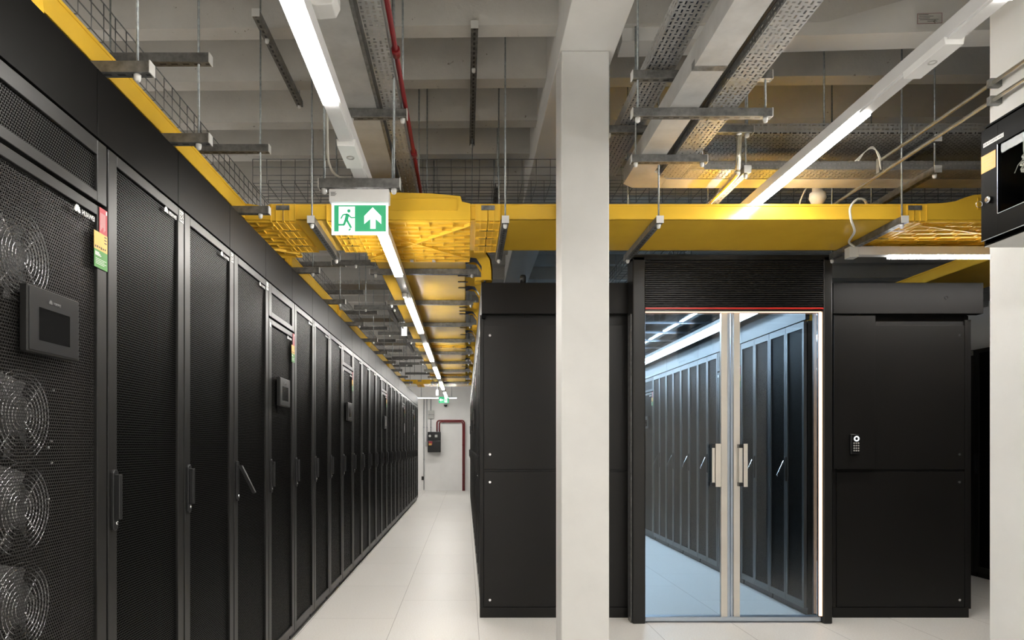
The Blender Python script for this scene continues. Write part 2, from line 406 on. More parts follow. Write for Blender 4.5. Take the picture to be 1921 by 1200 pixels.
def stickers(t, z1, y1, x=0.001):
    def lines(parent, mat, xs, rows):
        m = MB()
        for (a, b_, c_, d) in rows: m.box(xs, a, c_, xs+0.0004, b_, d)
        m.build('print', mat, parent)
    z = z1
    r = box('red_sticker', 's_red', x, y1-0.047, z-0.078, x+0.001, y1, z, t)
    lines(r, 'paper', x+0.001, [(y1-0.041+k*0.0065, y1-0.0395+k*0.0065, z-0.07+0.006*(k % 3), z-0.016) for k in range(5)]+[(y1-0.009, y1-0.002, z-0.014, z-0.003)])
    q = box('yellow_sticker', 's_yel', x+0.0003, y1-0.078, z-0.132, x+0.0013, y1, z-0.078, t)
    lines(q, 'ink', x+0.0013, [(y1-0.074+0.0115*k, y1-0.067+0.0115*k, z-0.127+0.001*(k % 3), z-0.121+0.001*(k % 2)) for k in range(6)]+[(y1-0.018, y1-0.004, z-0.086-0.009*k, z-0.083-0.009*k) for k in range(3)])
    g = box('green_sticker', 's_grn', x+0.0006, y1-0.078, z-0.186, x+0.0016, y1, z-0.132, t)
    lines(g, 'paper', x+0.0016, [(y1-0.073, y1-0.05+0.006*k, z-0.142-0.004*k, z-0.139-0.004*k) for k in range(3)]+[(y1-0.07, y1-0.008-0.012*(k % 2), z-0.160-0.005*k, z-0.1585-0.005*k) for k in range(4)])
def plain_rack(open_=False):
    t = base_rack('plain')
    m = MB(); door_ring(m, 0.004, W-0.004, 0.055, RH-0.004, 0.055, 0.035, 0.05)
    d = m.build('door', 'frame', t, bev=0.002)
    box('perforated_sheet', 'mesh', -0.014, 0.055, 0.10, -0.010, W-0.055, RH-0.035, d)
    swing_handle(d, 0.033, 1.085, open_)
    logo(d, W-0.172, RH-0.062, 0.022, 'logo', 0.001)
    lb = box('asset_label', 'paper', 0.0005, W-0.05, RH-0.055, 0.002, W-0.01, RH-0.012, t)
    m = MB()
    for i in range(6):
        for j in range(6):
            if random.random() < 0.5: m.box(0.002, W-0.046+i*0.0055, RH-0.050+j*0.0055, 0.0023, W-0.0415+i*0.0055, RH-0.0455+j*0.0055)
    m.build('print', 'ink', lb)
    return t
def cooler(open_mesh):
    t = base_rack('cooler', 'cooling unit')
    m = MB(); door_ring(m, 0.004, W-0.004, 1.990, RH-0.004, 0.055, 0.045, 0.03)
    v = m.build('vent_frame', 'frame', t, bev=0.002)
    box('vent_sheet', 'mesh_vent', -0.014, 0.055, 2.015, -0.010, W-0.055, RH-0.045, v)
    m = MB(); door_ring(m, 0.004, W-0.004, 0.055, 1.978, 0.055, 0.03, 0.05)
    d = m.build('door', 'frame', t, bev=0.002)
    box('perforated_sheet', 'mesh_open' if open_mesh else 'mesh', -0.014, 0.055, 0.10, -0.010, W-0.055, 1.95, d)
    swing_handle(d, 0.033, 1.085)
    logo(d, W-0.172, 1.922, 0.022, 'logo', 0.001)
    stickers(t, 1.977, W-0.004)
    box('id_label', 'paper', 0.0005, 0.012, 1.93, 0.002, 0.045, 1.955, t)
    # touch panel
    h = MB().box(0.0, 0.165, H+0.236, 0.02, 0.402, H+0.405).build('touch_panel', 'frame', t, bev=0.003)
    box('bezel', 'hmi', 0.02, 0.171, H+0.242, 0.0215, 0.396, H+0.399, h)
    box('display', 'screen', 0.0215, 0.212, H+0.270, 0.022, 0.352, H+0.354, h)
    logo(h, 0.260, H+0.370, 0.011, 'dimlogo', 0.0222)
    if open_mesh:
        box('back_panel', 'inner', -0.30, 0.17, 0.06, -0.285, W-0.10, 1.97, t)
        box('blower_housing', 'innerlight', -0.32, 0.016, H+0.17, -0.16, 0.33, H+0.33, t)
        for z in (1.786, 1.339, 1.078, 0.80, 0.52, 0.25):
            m = MB()
            for k in range(8): m.ring((-0.135, 0.39, z), 'x', 0.028+0.0145*k, 0.0022, 30, 4)
            for k in range(4):
                a = math.pi/4+k*math.pi/2
                m.tube([(-0.137, 0.39+0.02*math.cos(a), z+0.02*math.sin(a)), (-0.137, 0.39+0.15*math.cos(a), z+0.15*math.sin(a))], 0.003, 5)
            g = m.build('fan_guard', 'fan', t)
            m = MB()
            for k in range(7):
                a = 2*math.pi*k/7; a2 = a+0.7
                m.v += [(-0.17, 0.39+0.05*math.cos(a), z+0.05*math.sin(a)), (-0.17, 0.39+0.125*math.cos(a), z+0.125*math.sin(a)),
                        (-0.20, 0.39+0.125*math.cos(a2), z+0.125*math.sin(a2)), (-0.20, 0.39+0.05*math.cos(a2), z+0.05*math.sin(a2))]
                i = len(m.v)-4; m.f.append((i, i+1, i+2, i+3))
            m.lathe((-0.21, 0.39, z), 'x', [(0.055, 0), (0.055, 0.05), (0.045, 0.06)], 20)
            m.build('fan_rotor', 'innerlight', g)
        m = MB()
        for (yy, z) in ((0.50, 1.27), (0.485, 1.25), (0.50, 1.205), (0.485, 1.10), (0.51, 1.42)):
            m.lathe((-0.12, yy, z), 'x', [(0.004, 0), (0.006, 0.006), (0.003, 0.01)], 8)
        m.build('pipe_fitting', 'chrome', t)
    return t
XL = -1.107; PIT = 0.6; Y0 = 1.594
pr = plain_rack(); pro = plain_rack(True); c0 = cooler(True); c1 = cooler(False)
for o in (pr, pro, c0, c1): index_kids(o)
used = set()
def place(proto, loc, rz, label, group=None):
    o = proto if proto.name not in used else copy_tree(proto)
    used.add(proto.name)
    o.location = loc; o.rotation_euler = (0, 0, rz); o['label'] = label
    if group: o['group'] = group
    return o
cool_idx = {0, 4, 8, 13, 18, 22}; n_pl = 0; n_cl = 0
for k in range(25):
    loc = (XL, Y0+0.6*k, 0)
    if k in cool_idx:
        place(c0 if k == 0 else c1, loc, 0, 'black cooling unit with touch panel, %s of its kind along the long rack row' % ORD[n_cl], 'cooling units in the long rack row'); n_cl += 1
    else:
        place(pro if k in (3,) else pr, loc, 0, 'black perforated-door server rack, %s plain one along the long rack row' % ORD[n_pl], 'server racks in the long row'); n_pl += 1
# row A outward face (turned round)
XA = 0.112; YF = 5.235
n = 0; m_ = 0
for k in range(19):
    pp = c1 if k in (4, 10, 15) else pr
    if pp is c1:
        place(pp, (XA, YF+0.6*(k+1), 0), math.pi, 'black cooling unit facing the open aisle, %s from the end panel' % ORD[m_], 'cooling units facing the open aisle'); m_ += 1
    else:
        place(pp, (XA, YF+0.6*(k+1), 0), math.pi, 'black server rack facing the open aisle, %s from the end panel' % ORD[n], 'enclosure racks facing the open aisle'); n += 1
# row B: inner face to the glazed aisle, racks with double doors
def double_rack():
    t = base_rack('double'); W2 = W/2
    for s in (0, 1):
        m = MB(); door_ring(m, 0.003+s*W2, W2-0.001+s*W2, 0.055, RH-0.004, 0.026, 0.05, 0.05)
        d = m.build('door', 'innerframe', t)
        box('perforated_sheet', 'mesh', -0.014, 0.025+s*W2, 0.10, -0.010, W2-0.025+s*W2, RH-0.05, d)
    m = MB().box(0, W2+0.004, 0.98, 0.012, W2+0.022, 1.17); h = m.build('handle', 'handle', t, bev=0.002)
    m = MB().prism([(0.014, 1.14), (0.024, 1.14), (0.075, 1.03), (0.068, 1.02)], 'y', W2+0.008, W2+0.018); m.build('lever', 'chrome', h)
    return t
M['innerframe'] = plain('aisle_rack_frame_grey', (0.05, 0.05, 0.05), 0.35, var=0.03)
dr = double_rack(); index_kids(dr)
XBI = 2.50; n = 0; m_ = 0
for k in range(18):
    loc = (XBI, 5.235+0.6*(k+1), 0)
    if k in (2, 7, 12):
        place(c1, loc, math.pi, 'cooling unit with stickers seen through the glass doors, %s along the glazed aisle' % ORD[m_], 'cooling units in the glazed aisle'); m_ += 1
    else:
        place(dr, loc, math.pi, 'double-door server rack seen through the glass doors, %s along the glazed aisle' % ORD[n], 'double-door racks in the glazed aisle'); n += 1
# row C: dark row beyond the enclosure
XC = 4.88
for k in range(8):
    place(pr if k else c1, (XC, 5.6+0.6*(k+1), 0), math.pi, 'dark rack in the shadowed row beyond the enclosure, %s from its near end' % ORD[k], 'racks in the dark row beyond the enclosure')

# fascias
def fascia(name, label, x0, x1, ys, z0, z1, mat='fascia'):
    t = thing(name, label, 'fascia', (x0, ys[0], z0))
    for a, b_ in zip(ys[:-1], ys[1:]):
        MB().box(0, a-ys[0]+0.0015, 0, x1-x0, b_-ys[0]-0.0015, z1-z0).build('fascia_panel', mat, t, bev=0.001)
    return t
fascia('rack_top_fascia', 'dark panelled fascia running on top of the long rack row', XL-0.03, XL+0.0, [1.533+0.6*i for i in range(26)], RH+0.004, H+1.136)
fascia('rack_top_fascia', 'dark panelled fascia on top of the enclosure row, facing the open aisle', XA+0.005, XA+0.035, [5.16+0.6*i for i in range(21)], RH+0.004, H+1.19)
fascia('aisle_wall_panel', 'tall pale panels above the racks inside the glazed aisle', XBI+0.0, XBI+0.03, [5.21+1.2*i for i in range(10)], RH+0.004, H+1.22, 'innerframe')
fascia('aisle_wall_panel', 'panels above the hidden rack side of the glazed aisle', 1.25, 1.28, [5.21+1.2*i for i in range(10)], RH+0.004, H+1.22, 'innerframe')

# ------------------------------------------------------------------ enclosure facade
def X(px, y): return (px-873)/FPX*y
def Z(py, y): return H+(836-py)/FPX*y
YP = 5.184
def end_panel(name, label, px0, px1, screw_px, split_top, extra=None):
    x0, x1 = X(px0, YP), X(px1, YP)
    t = thing(name, label, 'end panel', (x0, YP, 0))
    W_ = x1-x0
    zt, zm, zb = Z(610, YP), Z(883, YP), Z(1139, YP)
    box('backing', 'rack', 0, 0.015, 0, W_, 0.04, Z(590, YP), t)
    MB().box(0.03, 0, zm+0.012, W_-0.03, 0.016, zt).build('upper_panel', 'panel', t, bev=0.0015)
    MB().box(0.03, 0, zb+0.004, W_-0.03, 0.016, zm-0.006).build('lower_panel', 'panel', t, bev=0.0015)
    MB().box(0.0, -0.003, 0.0, W_, 0.016, zb).build('plinth', 'panel', t, bev=0.0015)
    MB().box(0.0, 0.002, zb, 0.026, 0.016, Z(592, YP)).build('edge_trim', 'panel', t, bev=0.001)
    MB().box(W_-0.026, 0.002, zb, W_, 0.016, Z(592, YP)).build('edge_trim', 'panel', t, bev=0.001)
    MB().box(0.03, 0.008, zm-0.004, W_-0.03, 0.016, zm+0.010).build('seam_rail', 'rack', t)
    for py in (629, 852, 904, 1125):
        MB().lathe((X(screw_px, YP)-x0, 0.0, Z(py, YP)), 'y', [(0.009, -0.003), (0.009, 0.0)], 14).build('quarter_turn_screw', 'chrome', t)
    return t
end_panel('rack_end_panel', 'dark two-part side panel closing the rack row beside the white column', 900, 1187, 919, 0)
e2 = end_panel('rack_end_panel', 'dark two-part side panel of the rack row behind the keypad', 1562, 1817, 1800, 0)
# slim side profile of rack beyond trim
for (a, b_, l) in ((1187, 1181, 'slim grey trim strip between the side panel and the door post'),):
    tag(box('trim_strip', 'galv', X(1187, 5.0)-0.006, 5.03, 0.0, X(1187, 5.0)-0.001, 5.12, Z(592, 5.1)), l, 'trim strip')
hd = MB().box(X(903, 5.15), 5.13, Z(588, 5.13), X(1187, 5.13), 5.20, Z(530, 5.13)).build('enclosure_header', 'headerpaint', bev=0.002)
tag(hd, 'dark header box above the side panel that stands behind the white column', 'header panel')
hd = MB().box(X(1563, 5.13), 5.13, Z(588, 5.13), X(1845, 5.13), 5.20, Z(530, 5.13)).build('enclosure_header', 'headerpaint', bev=0.002)
tag(hd, 'dark header box above the side panel with the keypad', 'header panel')
tag(MB().lathe((X(981, 5.165), 5.165, Z(530, 5.13)), 'z', [(0.022, 0), (0.022, 0.05), (0.018, 0.062)], 14).build('cable_gland', 'black'), 'short black cable stub standing on the header behind the white column', 'cable stub')
ring = MB().ring((X(1775, 5.13), 5.127, Z(558, 5.13)), 'y', 0.012, 0.002, 20, 5).build('blanking_plug', 'black', hd)
# box of row B depth side face
tag(box('rack_row_side', 'rack', X(1817, YP)+0.001, YP+0.02, 0.06, X(1822, YP)+0.012, 16, 2.18), 'black rear face of the enclosure rack row towards the dark aisle', 'rack rear')
# raised keypad panel
kp = MB().box(X(1563, 5.16), 5.150, Z(879, 5.16), X(1641, 5.16), 5.184, Z(590, 5.16)).build('keypad_mounting_panel', 'panel', bev=0.002)
tag(kp, 'narrow raised dark panel that carries the keypad beside the glass doors', 'panel')
k = thing('keypad', 'small black access keypad with glowing ring beside the glass doors', 'keypad', (X(1602, 5.14), 5.15, Z(833, 5.14)))
MB().box(-0.030, -0.022, -0.072, 0.034, 0, 0.072).build('housing', 'black', k, bev=0.006)
MB().ring((0.012, -0.024, 0.040), 'y', 0.0155, 0.0045, 24, 8).build('reader_ring', 'sign_white', k)
for r in range(4):
    for q in range(3):
        MB().lathe((-0.006+q*0.016, -0.022, 0.008-r*0.018), 'y', [(0.0055, -0.003), (0.0055, 0)], 10).build('button', 'grey', k)
tag(box('name_label', 'paper', X(1597, 5.14), 5.148, Z(818, 5.14), X(1607, 5.14), 5.150, Z(814, 5.14)), 'tiny white label stuck just above the keypad', 'label')

# door set
YD = 5.0
ds = thing('sliding_door_frame', 'black portal frame with ribbed header around the glass doors', 'door frame', (X(1370, YD), YD, 0))
OX = X(1370, YD)
def dbox(name, mat, px0, px1, py0, py1, y0, y1, parent=ds, bev=0.0, o=(OX, YD, 0)):
    return MB().box(X(px0, y0)-o[0], y0-o[1], Z(py1, y0)-o[2], X(px1, y0)-o[0], y1-o[1], Z(py0, y0)-o[2]).build(name, mat, parent, bev=bev)
def post(px0, px1):
    return MB().box(X(px0, YD)-OX, 0, 0.0, X(px1, YD)-OX, 0.17, Z(480, YD)).build('post', 'post', ds, bev=0.008)
post(1187, 1211); post(1545, 1562)
dbox('top_cap', 'post', 1187, 1562, 478, 487, YD, YD+0.17)
hp = dbox('header_box', 'rack', 1210, 1546, 486, 580, YD+0.02, YD+0.17)
m = MB(); z0, z1 = Z(577, YD), Z(488, YD)
for i in range(22):
    za = z0+(z1-z0)*i/22; m.box(X(1211, YD)-OX, 0.004, za, X(1545, YD)-OX, 0.022, za+(z1-z0)/22*0.5)
m.build('ribbed_cover', 'frame', ds)
dbox('red_trim', 'redline', 1211, 1545, 576.5, 579.5, YD+0.0, YD+0.02)
dbox('soffit', 'black', 1211, 1545, 580, 583.5, YD+0.01, YD+0.1)
dbox('led_strip', 'warm_led', 1211, 1543, 584.0, 585.8, YD+0.03, YD+0.04)
m = MB()
m.box(X(1536.5, 5.03)-OX, 0.02, 0.05, X(1542.5, 5.03)-OX, 0.035, Z(586, 5.03)); m.build('led_strip', 'warm_led', ds)
dbox('led_channel', 'alu', 1543, 1545, 586, 1166, YD+0.02, YD+0.05)
dbox('sill_rail', 'alu', 1211, 1540, 1157.5, 1164.5, YD+0.03, YD+0.11)
tl = thing('glass_door', 'sliding glass door leaf on the side next to the white column', 'glass door', (X(1211, 5.06), 5.06, 0))
tr_ = thing('glass_door', 'sliding glass door leaf on the side next to the keypad', 'glass door', (X(1387, 5.06), 5.06, 0))
for t, g0, g1, s0, s1, c0_, c1_, h0, h1, d0, d1 in ((tl, 1211, 1353, 1352, 1363.5, 1364.5, 1369, 1343, 1353, 1337, 1342), (tr_, 1387, 1533, 1375.5, 1387, 1370.5, 1374.5, 1396, 1403, 1388, 1394)):
    yg = 5.06; ox = t.location.x; z0, z1 = Z(1158, yg), Z(587, yg)
    MB().box(X(g0, yg)-ox, 0, z0, X(g1, yg)-ox, 0.006, z1).build('pane', 'glass', t)
    MB().box(X(s0, yg)-ox, -0.012, z0, X(s1, yg)-ox, 0.018, z1).build('stile', 'steel', t, bev=0.001)
    MB().box(X(c0_, yg)-ox, -0.004, z0, X(c1_, yg)-ox, 0.02, z1).build('seal_profile', 'alu', t, bev=0.001)
    yh = 5.0; za, zb = Z(913, yh), Z(832, yh)
    h = MB().box(X(h0, yh)-ox, yh-yg, za, X(h1, yh)-ox, yh-yg+0.012, zb).build('handle', 'steel', t, bev=0.002)
    MB().box(X(d0, yh)-ox, yh-yg+0.008, za+0.03, X(d1, yh)-ox, yh-yg+0.02, zb-0.03).build('grip_bar', 'steel', h, bev=0.002)
    for zz in (za+0.004, zb-0.030):
        MB().box(X(min(h0, d0), yh)-ox, yh-yg+0.010, zz, X(max(h1, d1), yh)-ox, yh-yg+0.055, zz+0.026).build('standoff', 'black', h)

# containment roof
t = thing('aisle_roof', 'clear pane roof with pale cross bars over the glazed aisle', 'roof', (1.28, 5.28, H+1.22))
for i in range(18): MB().box(0, i*0.6, 0, 1.22, i*0.6+0.012, 0.02).build('cross_bar', 'alu', t)
box('clear_pane', 'roofglass', 0, 0.0, 0.008, 1.22, 10.4, 0.012, t)
t = thing('aisle_light', 'cold white tube light running along the glazed aisle, above its racks', 'light', (2.36, 5.4, H+1.13))
box('housing', 'white', -0.03, 0, 0.0, 0.125, 9.2, 0.035, t); box('side_shield', 'white', 0.03, 0, -0.05, 0.034, 9.2, 0.0, t)  # shield added to keep the tube's light off the wall panels
for i in range(6): box('tube', 'cold_lamp', -0.02, 0.02+i*1.52, -0.03, 0.02, 1.48+i*1.52, 0.0, t)
t = thing('aisle_light', 'unseen cold tube light added along the hidden rack side to light the glazed aisle', 'light', (1.42, 5.4, H+1.13))  # added lamp out of sight, gives panels and floor more blue light
box('housing', 'white', -0.125, 0, 0.0, 0.03, 9.2, 0.035, t); box('side_shield', 'white', -0.034, 0, -0.05, -0.03, 9.2, 0.0, t)
for i in range(6): box('tube', 'cold_lamp', -0.02, 0.02+i*1.52, -0.03, 0.02, 1.48+i*1.52, 0.0, t)

# ------------------------------------------------------------------ luminaire rows
def light_row(label, x, z, y_first, n_, period, y_end, y_start=-4.5, wd=0.053, lit=1.7, modules=()):
    t = thing('linear_luminaire', label, 'light', (x, y_start, z))
    hh = 0.055
    m = MB().box(-wd/2-0.006, 0, 0.012, wd/2+0.006, y_end-y_start, 0.012+hh); m.build('trunking', 'lighthouse', t, bev=0.002)
    ys = [y_first+period*i for i in range(n_)]
    prev = y_start
    for a in ys:
        if a-prev > 0.05: box('blank_cover', 'lighthouse', -wd/2, prev-y_start+0.002, 0.002, wd/2, a-y_start-0.002, 0.012, t)
        box('diffuser', 'lamp', -wd/2, a-y_start, -0.004, wd/2, a+lit-y_start, 0.012, t)
        prev = a+lit
    if y_end-prev > 0.05: box('blank_cover', 'lighthouse', -wd/2, prev-y_start+0.002, 0.002, wd/2, y_end-y_start, 0.012, t)
    for a, b_ in modules:
        m = MB().prism([(-wd/2-0.012, 0.012), (-wd/2-0.008, -0.016), (wd/2+0.008, -0.016), (wd/2+0.012, 0.012)], 'y', a-y_start, b_-y_start)
        e = m.build('sensor_module', 'white', t, bev=0.002)
        MB().ring((0, (a+b_)/2-y_start, -0.017), 'z', 0.014, 0.003, 20, 6).build('sensor_lens', 'grey', e)
    return t
XLT = -0.4725
lr = light_row('white trunking with lit tubes running down the open aisle past the exit sign', XLT, H+1.2, 0.79-2.53*2, 9, 2.53, 17.6, modules=((2.80, 3.03),))
# bright emergency spot in the gap near the first rack of the enclosure
sp = MB().lathe((XLT, 5.55, H+1.165), 'z', [(0.024, 0.03), (0.024, 0.0), (0.015, -0.004)], 16).build('emergency_spot', 'white'); tag(sp, 'small emergency spot with a dazzling lens under the open-aisle luminaire', 'spotlight')
MB().lathe((XLT, 5.55, H+1.158), 'z', [(0.008, 0.004), (0.008, 0.0)], 12).build('lens', 'spot', sp)
light_row('white trunking with a lit tube running over the yellow tray towards the glass doors', 1.808, H+1.5, 3.21-2.53*3, 4, 2.53, 5.4, modules=((2.62, 2.87),))
light_row('unseen lit trunking added behind the long rack row to brighten the room', -3.4, H+1.7, -4.2, 9, 2.53, 18.5)  # unseen row, added to raise the general light in the room
# short crosswise luminaire under the tray
t = thing('linear_luminaire', 'white luminaire hung crosswise under the yellow tray, above the keypad panel', 'light', (2.54, 4.67, H+1.247))
MB().box(0, 0, 0.012, 1.9, 0.06, 0.067).box(0.27, 0.058, -0.002, 1.71, 0.061, 0.014).build('trunking', 'lighthouse', t)
box('diffuser', 'lamp', 0.28, 0.004, 0.0, 1.7, 0.056, 0.012, t)
MB().box(-0.01, -0.003, -0.004, 0.05, 0.063, 0.067).build('end_box', 'cap', t, bev=0.003)
tag(MB().tube(smooth([(2.56, 4.665, H+1.31), (2.50, 4.62, H+1.33), (2.36, 4.30, H+1.30), (2.285, 4.20, H+1.34), (2.28, 4.20, H+1.41), (2.33, 4.215, H+1.465), (2.40, 4.26, H+1.475), (2.46, 4.34, H+1.46)]), 0.007, 8).build('white_cable', 'cable'),
    'looped white cable feeding the crosswise luminaire over the yellow tray', 'cable')

# ------------------------------------------------------------------ strut hangers
def hanger(label, axis, c, L, ztop, rods, group, ztop2=None, c2=0.0, L2=None, rod_top=None, rod_bottom=None, caps=(-1, 1)):
    """c: centre of the channel; channel runs along axis; rods: offsets along it"""
    t = thing('strut_hanger', label, 'strut hanger', (c[0], c[1], ztop), 0 if axis == 'x' else math.pi/2, group)
    rt = (rod_top or CZ-0.02)-ztop; s = 0.0205
    def channel(z, L_, off=0.0):
        ch = MB().box(-L_/2+off, -s, z-0.041, L_/2+off, s, z).build('channel', 'strut', t, bev=0.002)
        for e in caps:
            x = off+e*L_/2; MB().box(min(x, x+e*0.004), -s-0.001, z-0.042, max(x, x+e*0.004), s+0.001, z+0.001).build('end_cap', 'cap', ch)
    channel(0, L)
    if ztop2 is not None: channel(ztop2-ztop, L2 or L, c2)
    for r in rods:
        MB().tube([(r, 0, -0.045), (r, 0, rt)], 0.0052, 8).build('threaded_rod', 'rod', t)
        MB().lathe((r, 0, -0.041), 'z', [(0.0125, 0.0), (0.0125, -0.008), (0.0105, -0.020), (0.005, -0.025)], 14).build('rod_cap', 'cap', t)
    return t
YS = [2.508, 3.084, 4.014, 5.39] + [6.56+1.19*i for i in range(8)]
G1 = 'strut hangers along the yellow tray over the long rack row'
for i, y in enumerate(YS):
    hanger('galvanised strut under the yellow tray over the long rack row, %s from its near end' % ORD[i], 'x', (-1.59, y), 0.96, H+1.352, (0.43, -0.42), G1, ztop2=H+1.70)
G2 = 'strut hangers along the yellow tray over the open aisle'
for i, y in enumerate(YS[3:]):
    hanger('galvanised strut under the yellow tray over the open aisle, %s beyond the exit sign' % ORD[i], 'x', (-0.318, y+0.04), 0.82, H+1.352, (0.37, -0.37), G2)
G3 = 'strut hangers under the cross tray'
for nm, cx in (('beside the exit sign', -0.909), ('between the exit sign and the column', 0.236), ('next to the column on its door side', 1.145), ('over the keypad', 2.585)):
    hanger('slotted strut under the yellow cross tray, %s' % nm, 'y', (cx, 4.60), 0.86, H+1.352, (-0.40, 0.40), G3)
hanger('galvanised strut on threaded rods that carries the green exit sign', 'x', (-0.477, 3.20), 0.362, H+1.2006, (-0.16, 0.155), None)
# high level rails
G4 = 'slotted rails just under the ceiling'
hanger('dark slotted rail under the ceiling beside the open-aisle luminaire', 'y', (-1.147, 4.40), 1.04, H+2.39, (-0.3, 0.5), G4)
hanger('dark slotted rail under the ceiling midway between red pipe and beam', 'y', (0.052, 4.77), 1.56, H+2.39, (-0.35, 0.76), G4)
hanger('short slotted rail above the wire basket near the white beam', 'y', (0.248, 5.75), 0.62, H+2.06, (-0.28, 0.28), G4)
# right-hand group
G5 = 'struts under the overhead ducts'
hanger('galvanised strut under the wide duct and perforated tray beside the column', 'x', (1.166, 3.50), 0.684, H+1.66, (-0.315, 0.315), G5, ztop2=H+1.845)
hanger('short galvanised strut under the duct elbow, over the yellow cross tray', 'x', (1.165, 4.06), 0.43, H+1.66, (-0.19, 0.19), G5)
hanger('galvanised strut under the high perforated tray, behind the duct elbow', 'x', (1.23, 4.10), 0.86, H+1.845, (-0.4, 0.4), G5)
hanger('galvanised strut under the slim duct over the exit sign', 'x', (-0.445, 3.51), 0.31, H+1.66, (-0.12, 0.135), G5)
hanger('galvanised strut under the turned duct, near the bent conduit', 'y', (1.672, 4.56), 0.72, H+1.66, (-0.33, 0.33), G5)
hanger('galvanised strut under the turned duct, near the hanging detector', 'y', (2.80, 4.56), 0.72, H+1.66, (-0.33, 0.33), G5, ztop2=H+1.845)
for i, y in enumerate((5.2, 6.3, 7.5, 9.25, 10.45, 11.9)):
    hanger('dark strut under the slim overhead duct above the open aisle, %s beyond the exit sign' % ORD[i], 'x', (-0.50, y), 0.5, H+1.66, (-0.22, 0.22), 'struts under the slim duct over the open aisle')

# ------------------------------------------------------------------ wire baskets
def basket(label, axis, a0, a1, b0, b1, z, h, step=0.1):
    m = MB(); r = 0.0028
    def P(a, b, zz): return (a, b, zz) if axis == 'x' else (b, a, zz)
    nb = 7
    for i in range(nb):
        b = b0+(b1-b0)*i/(nb-1); m.tube([P(a0, b, z), P(a1, b, z)], r, 4)
    for k in range(1, 4):
        for b in (b0, b1): m.tube([P(a0, b, z+h*k/3), P(a1, b, z+h*k/3)], r, 4)
    a = a0
    while a <= a1:
        m.tube([P(a, b0, z+h), P(a, b0, z), P(a, b1, z), P(a, b1, z+h)], r, 4); a += step
    o = m.build('wire_basket_tray', 'wire'); return tag(o, label, 'cable basket')
basket('wire mesh cable basket running over the long rack row above the yellow tray', 'y', 0.5, 16.8, -2.0, -1.53, H+1.705, 0.165)
basket('wire mesh cable basket crossing behind the yellow cross tray', 'x', -1.5, 4.6, 5.0, 5.4, H+1.85, 0.17)
for i, y in enumerate((6.0, 9.0, 12.5)):
    hanger('dark strut under the wire basket above the glazed enclosure, %s from its near end' % ORD[i], 'x', (1.65, y), 0.6, H+1.615, (-0.26, 0.26), 'struts under the enclosure wire basket')
basket('wire mesh cable basket above the glazed enclosure, beyond the cross basket', 'y', 5.5, 14.0, 1.45, 1.85, H+1.62, 0.11)

# ------------------------------------------------------------------ perforated trays, ducts
def tray(label, axis, a0, a1, b0, b1, z, h, mat='slot'):
    """U-shaped tray built along its local y"""
    L = a1-a0; w_ = b1-b0
    m = MB(); m.v += [(-w_/2, 0, 0), (w_/2, 0, 0), (w_/2, L, 0), (-w_/2, L, 0), (-w_/2, 0, h), (-w_/2, L, h), (w_/2, 0, h), (w_/2, L, h)]
    m.f += [(0, 3, 2, 1), (0, 4, 5, 3), (1, 2, 7, 6)]
    name = 'perforated_cable_tray'
    o = m.build(name, mat)
    sol = o.modifiers.new('sheet', 'SOLIDIFY'); sol.thickness = 0.0015
    if axis == 'y': o.location = ((b0+b1)/2, a0, z)
    else: o.location = (a1, (b0+b1)/2, z); o.rotation_euler = (0, 0, math.pi/2)
    return tag(o, label, 'cable tray')
def duct(label, parts):
    t = thing('cable_duct', label, 'cable duct', (parts[0][0], parts[0][1], parts[0][2]))
    o = parts[0][:3]
    for p in parts:
        MB().box(p[0]-o[0], p[1]-o[1], p[2]-o[2], p[3]-o[0], p[4]-o[1], p[5]-o[2]).build('duct_section', 'duct', t, bev=0.002)
    return t
ZD = H+1.66
dct = thing('cable_duct', 'wide galvanised duct running over the camera side and turning beyond the column', 'cable duct', (1.003, -4, ZD))
box('duct_section', 'duct', 0, 0, 0.001, 0.144, 8.42, 0.101, dct)
m = MB().prism([(0, 8.42), (0.144, 8.42), (0.144, 8.30), (0.25, 8.42), (0.25, 8.57), (0.07, 8.57), (0, 8.50)], 'z', 0.002, 0.1); m.build('elbow', 'duct', dct)
box('duct_section', 'duct', 0.25, 8.42, 0.001, 4.6, 8.57, 0.101, dct)
box('joint_strip', 'galv', -0.001, 7.1, -0.001, 0.145, 7.14, 0.03, dct)
sd = thing('cable_duct', 'slim galvanised duct above the open-aisle luminaire', 'cable duct', (-0.60, -4, ZD))
box('duct_section', 'duct', 0, 0, 0.001, 0.164, 19.5, 0.08, sd)
box('edge_flange', 'galv', 0.166, 0, -0.002, 0.180, 19.5, 0.06, sd)
tray('perforated tray running beside the slim duct over the open aisle', 'y', -4, 15.5, -0.402, -0.318, ZD, 0.05)
tray('perforated tray running beside the wide duct next to the column', 'y', -4, 4.40, 1.197, 1.336, ZD, 0.05)
tray('high perforated tray packed between the beam and the wide duct', 'y', -4, 4.9, 0.891, 1.035, H+1.86, 0.06)
tray('low perforated tray crossing toward the wall cabinet', 'x', 1.34, 5.6, 4.262, 4.405, ZD, 0.05)
tray('broad high perforated tray crossing above the glass doors', 'x', 1.15, 5.6, 4.215, 4.62, H+1.856, 0.06)
m = MB().prism([(1.197, 4.10), (1.336, 4.10), (1.44, 4.262), (1.44, 4.405), (1.28, 4.405), (1.197, 4.32)], 'z', ZD+0.002, ZD+0.006)
tag(m.build('tray_corner_plate', 'galv'), 'plain corner plate where the perforated tray turns beyond the column', 'tray corner plate')
for i, y in enumerate((8.2, 10.4, 12.9)):
    tray('perforated tray crossing over the open aisle, %s beyond the exit sign' % ORD[i], 'x', -1.9, -0.2, y, y+0.3, H+1.87, 0.05)
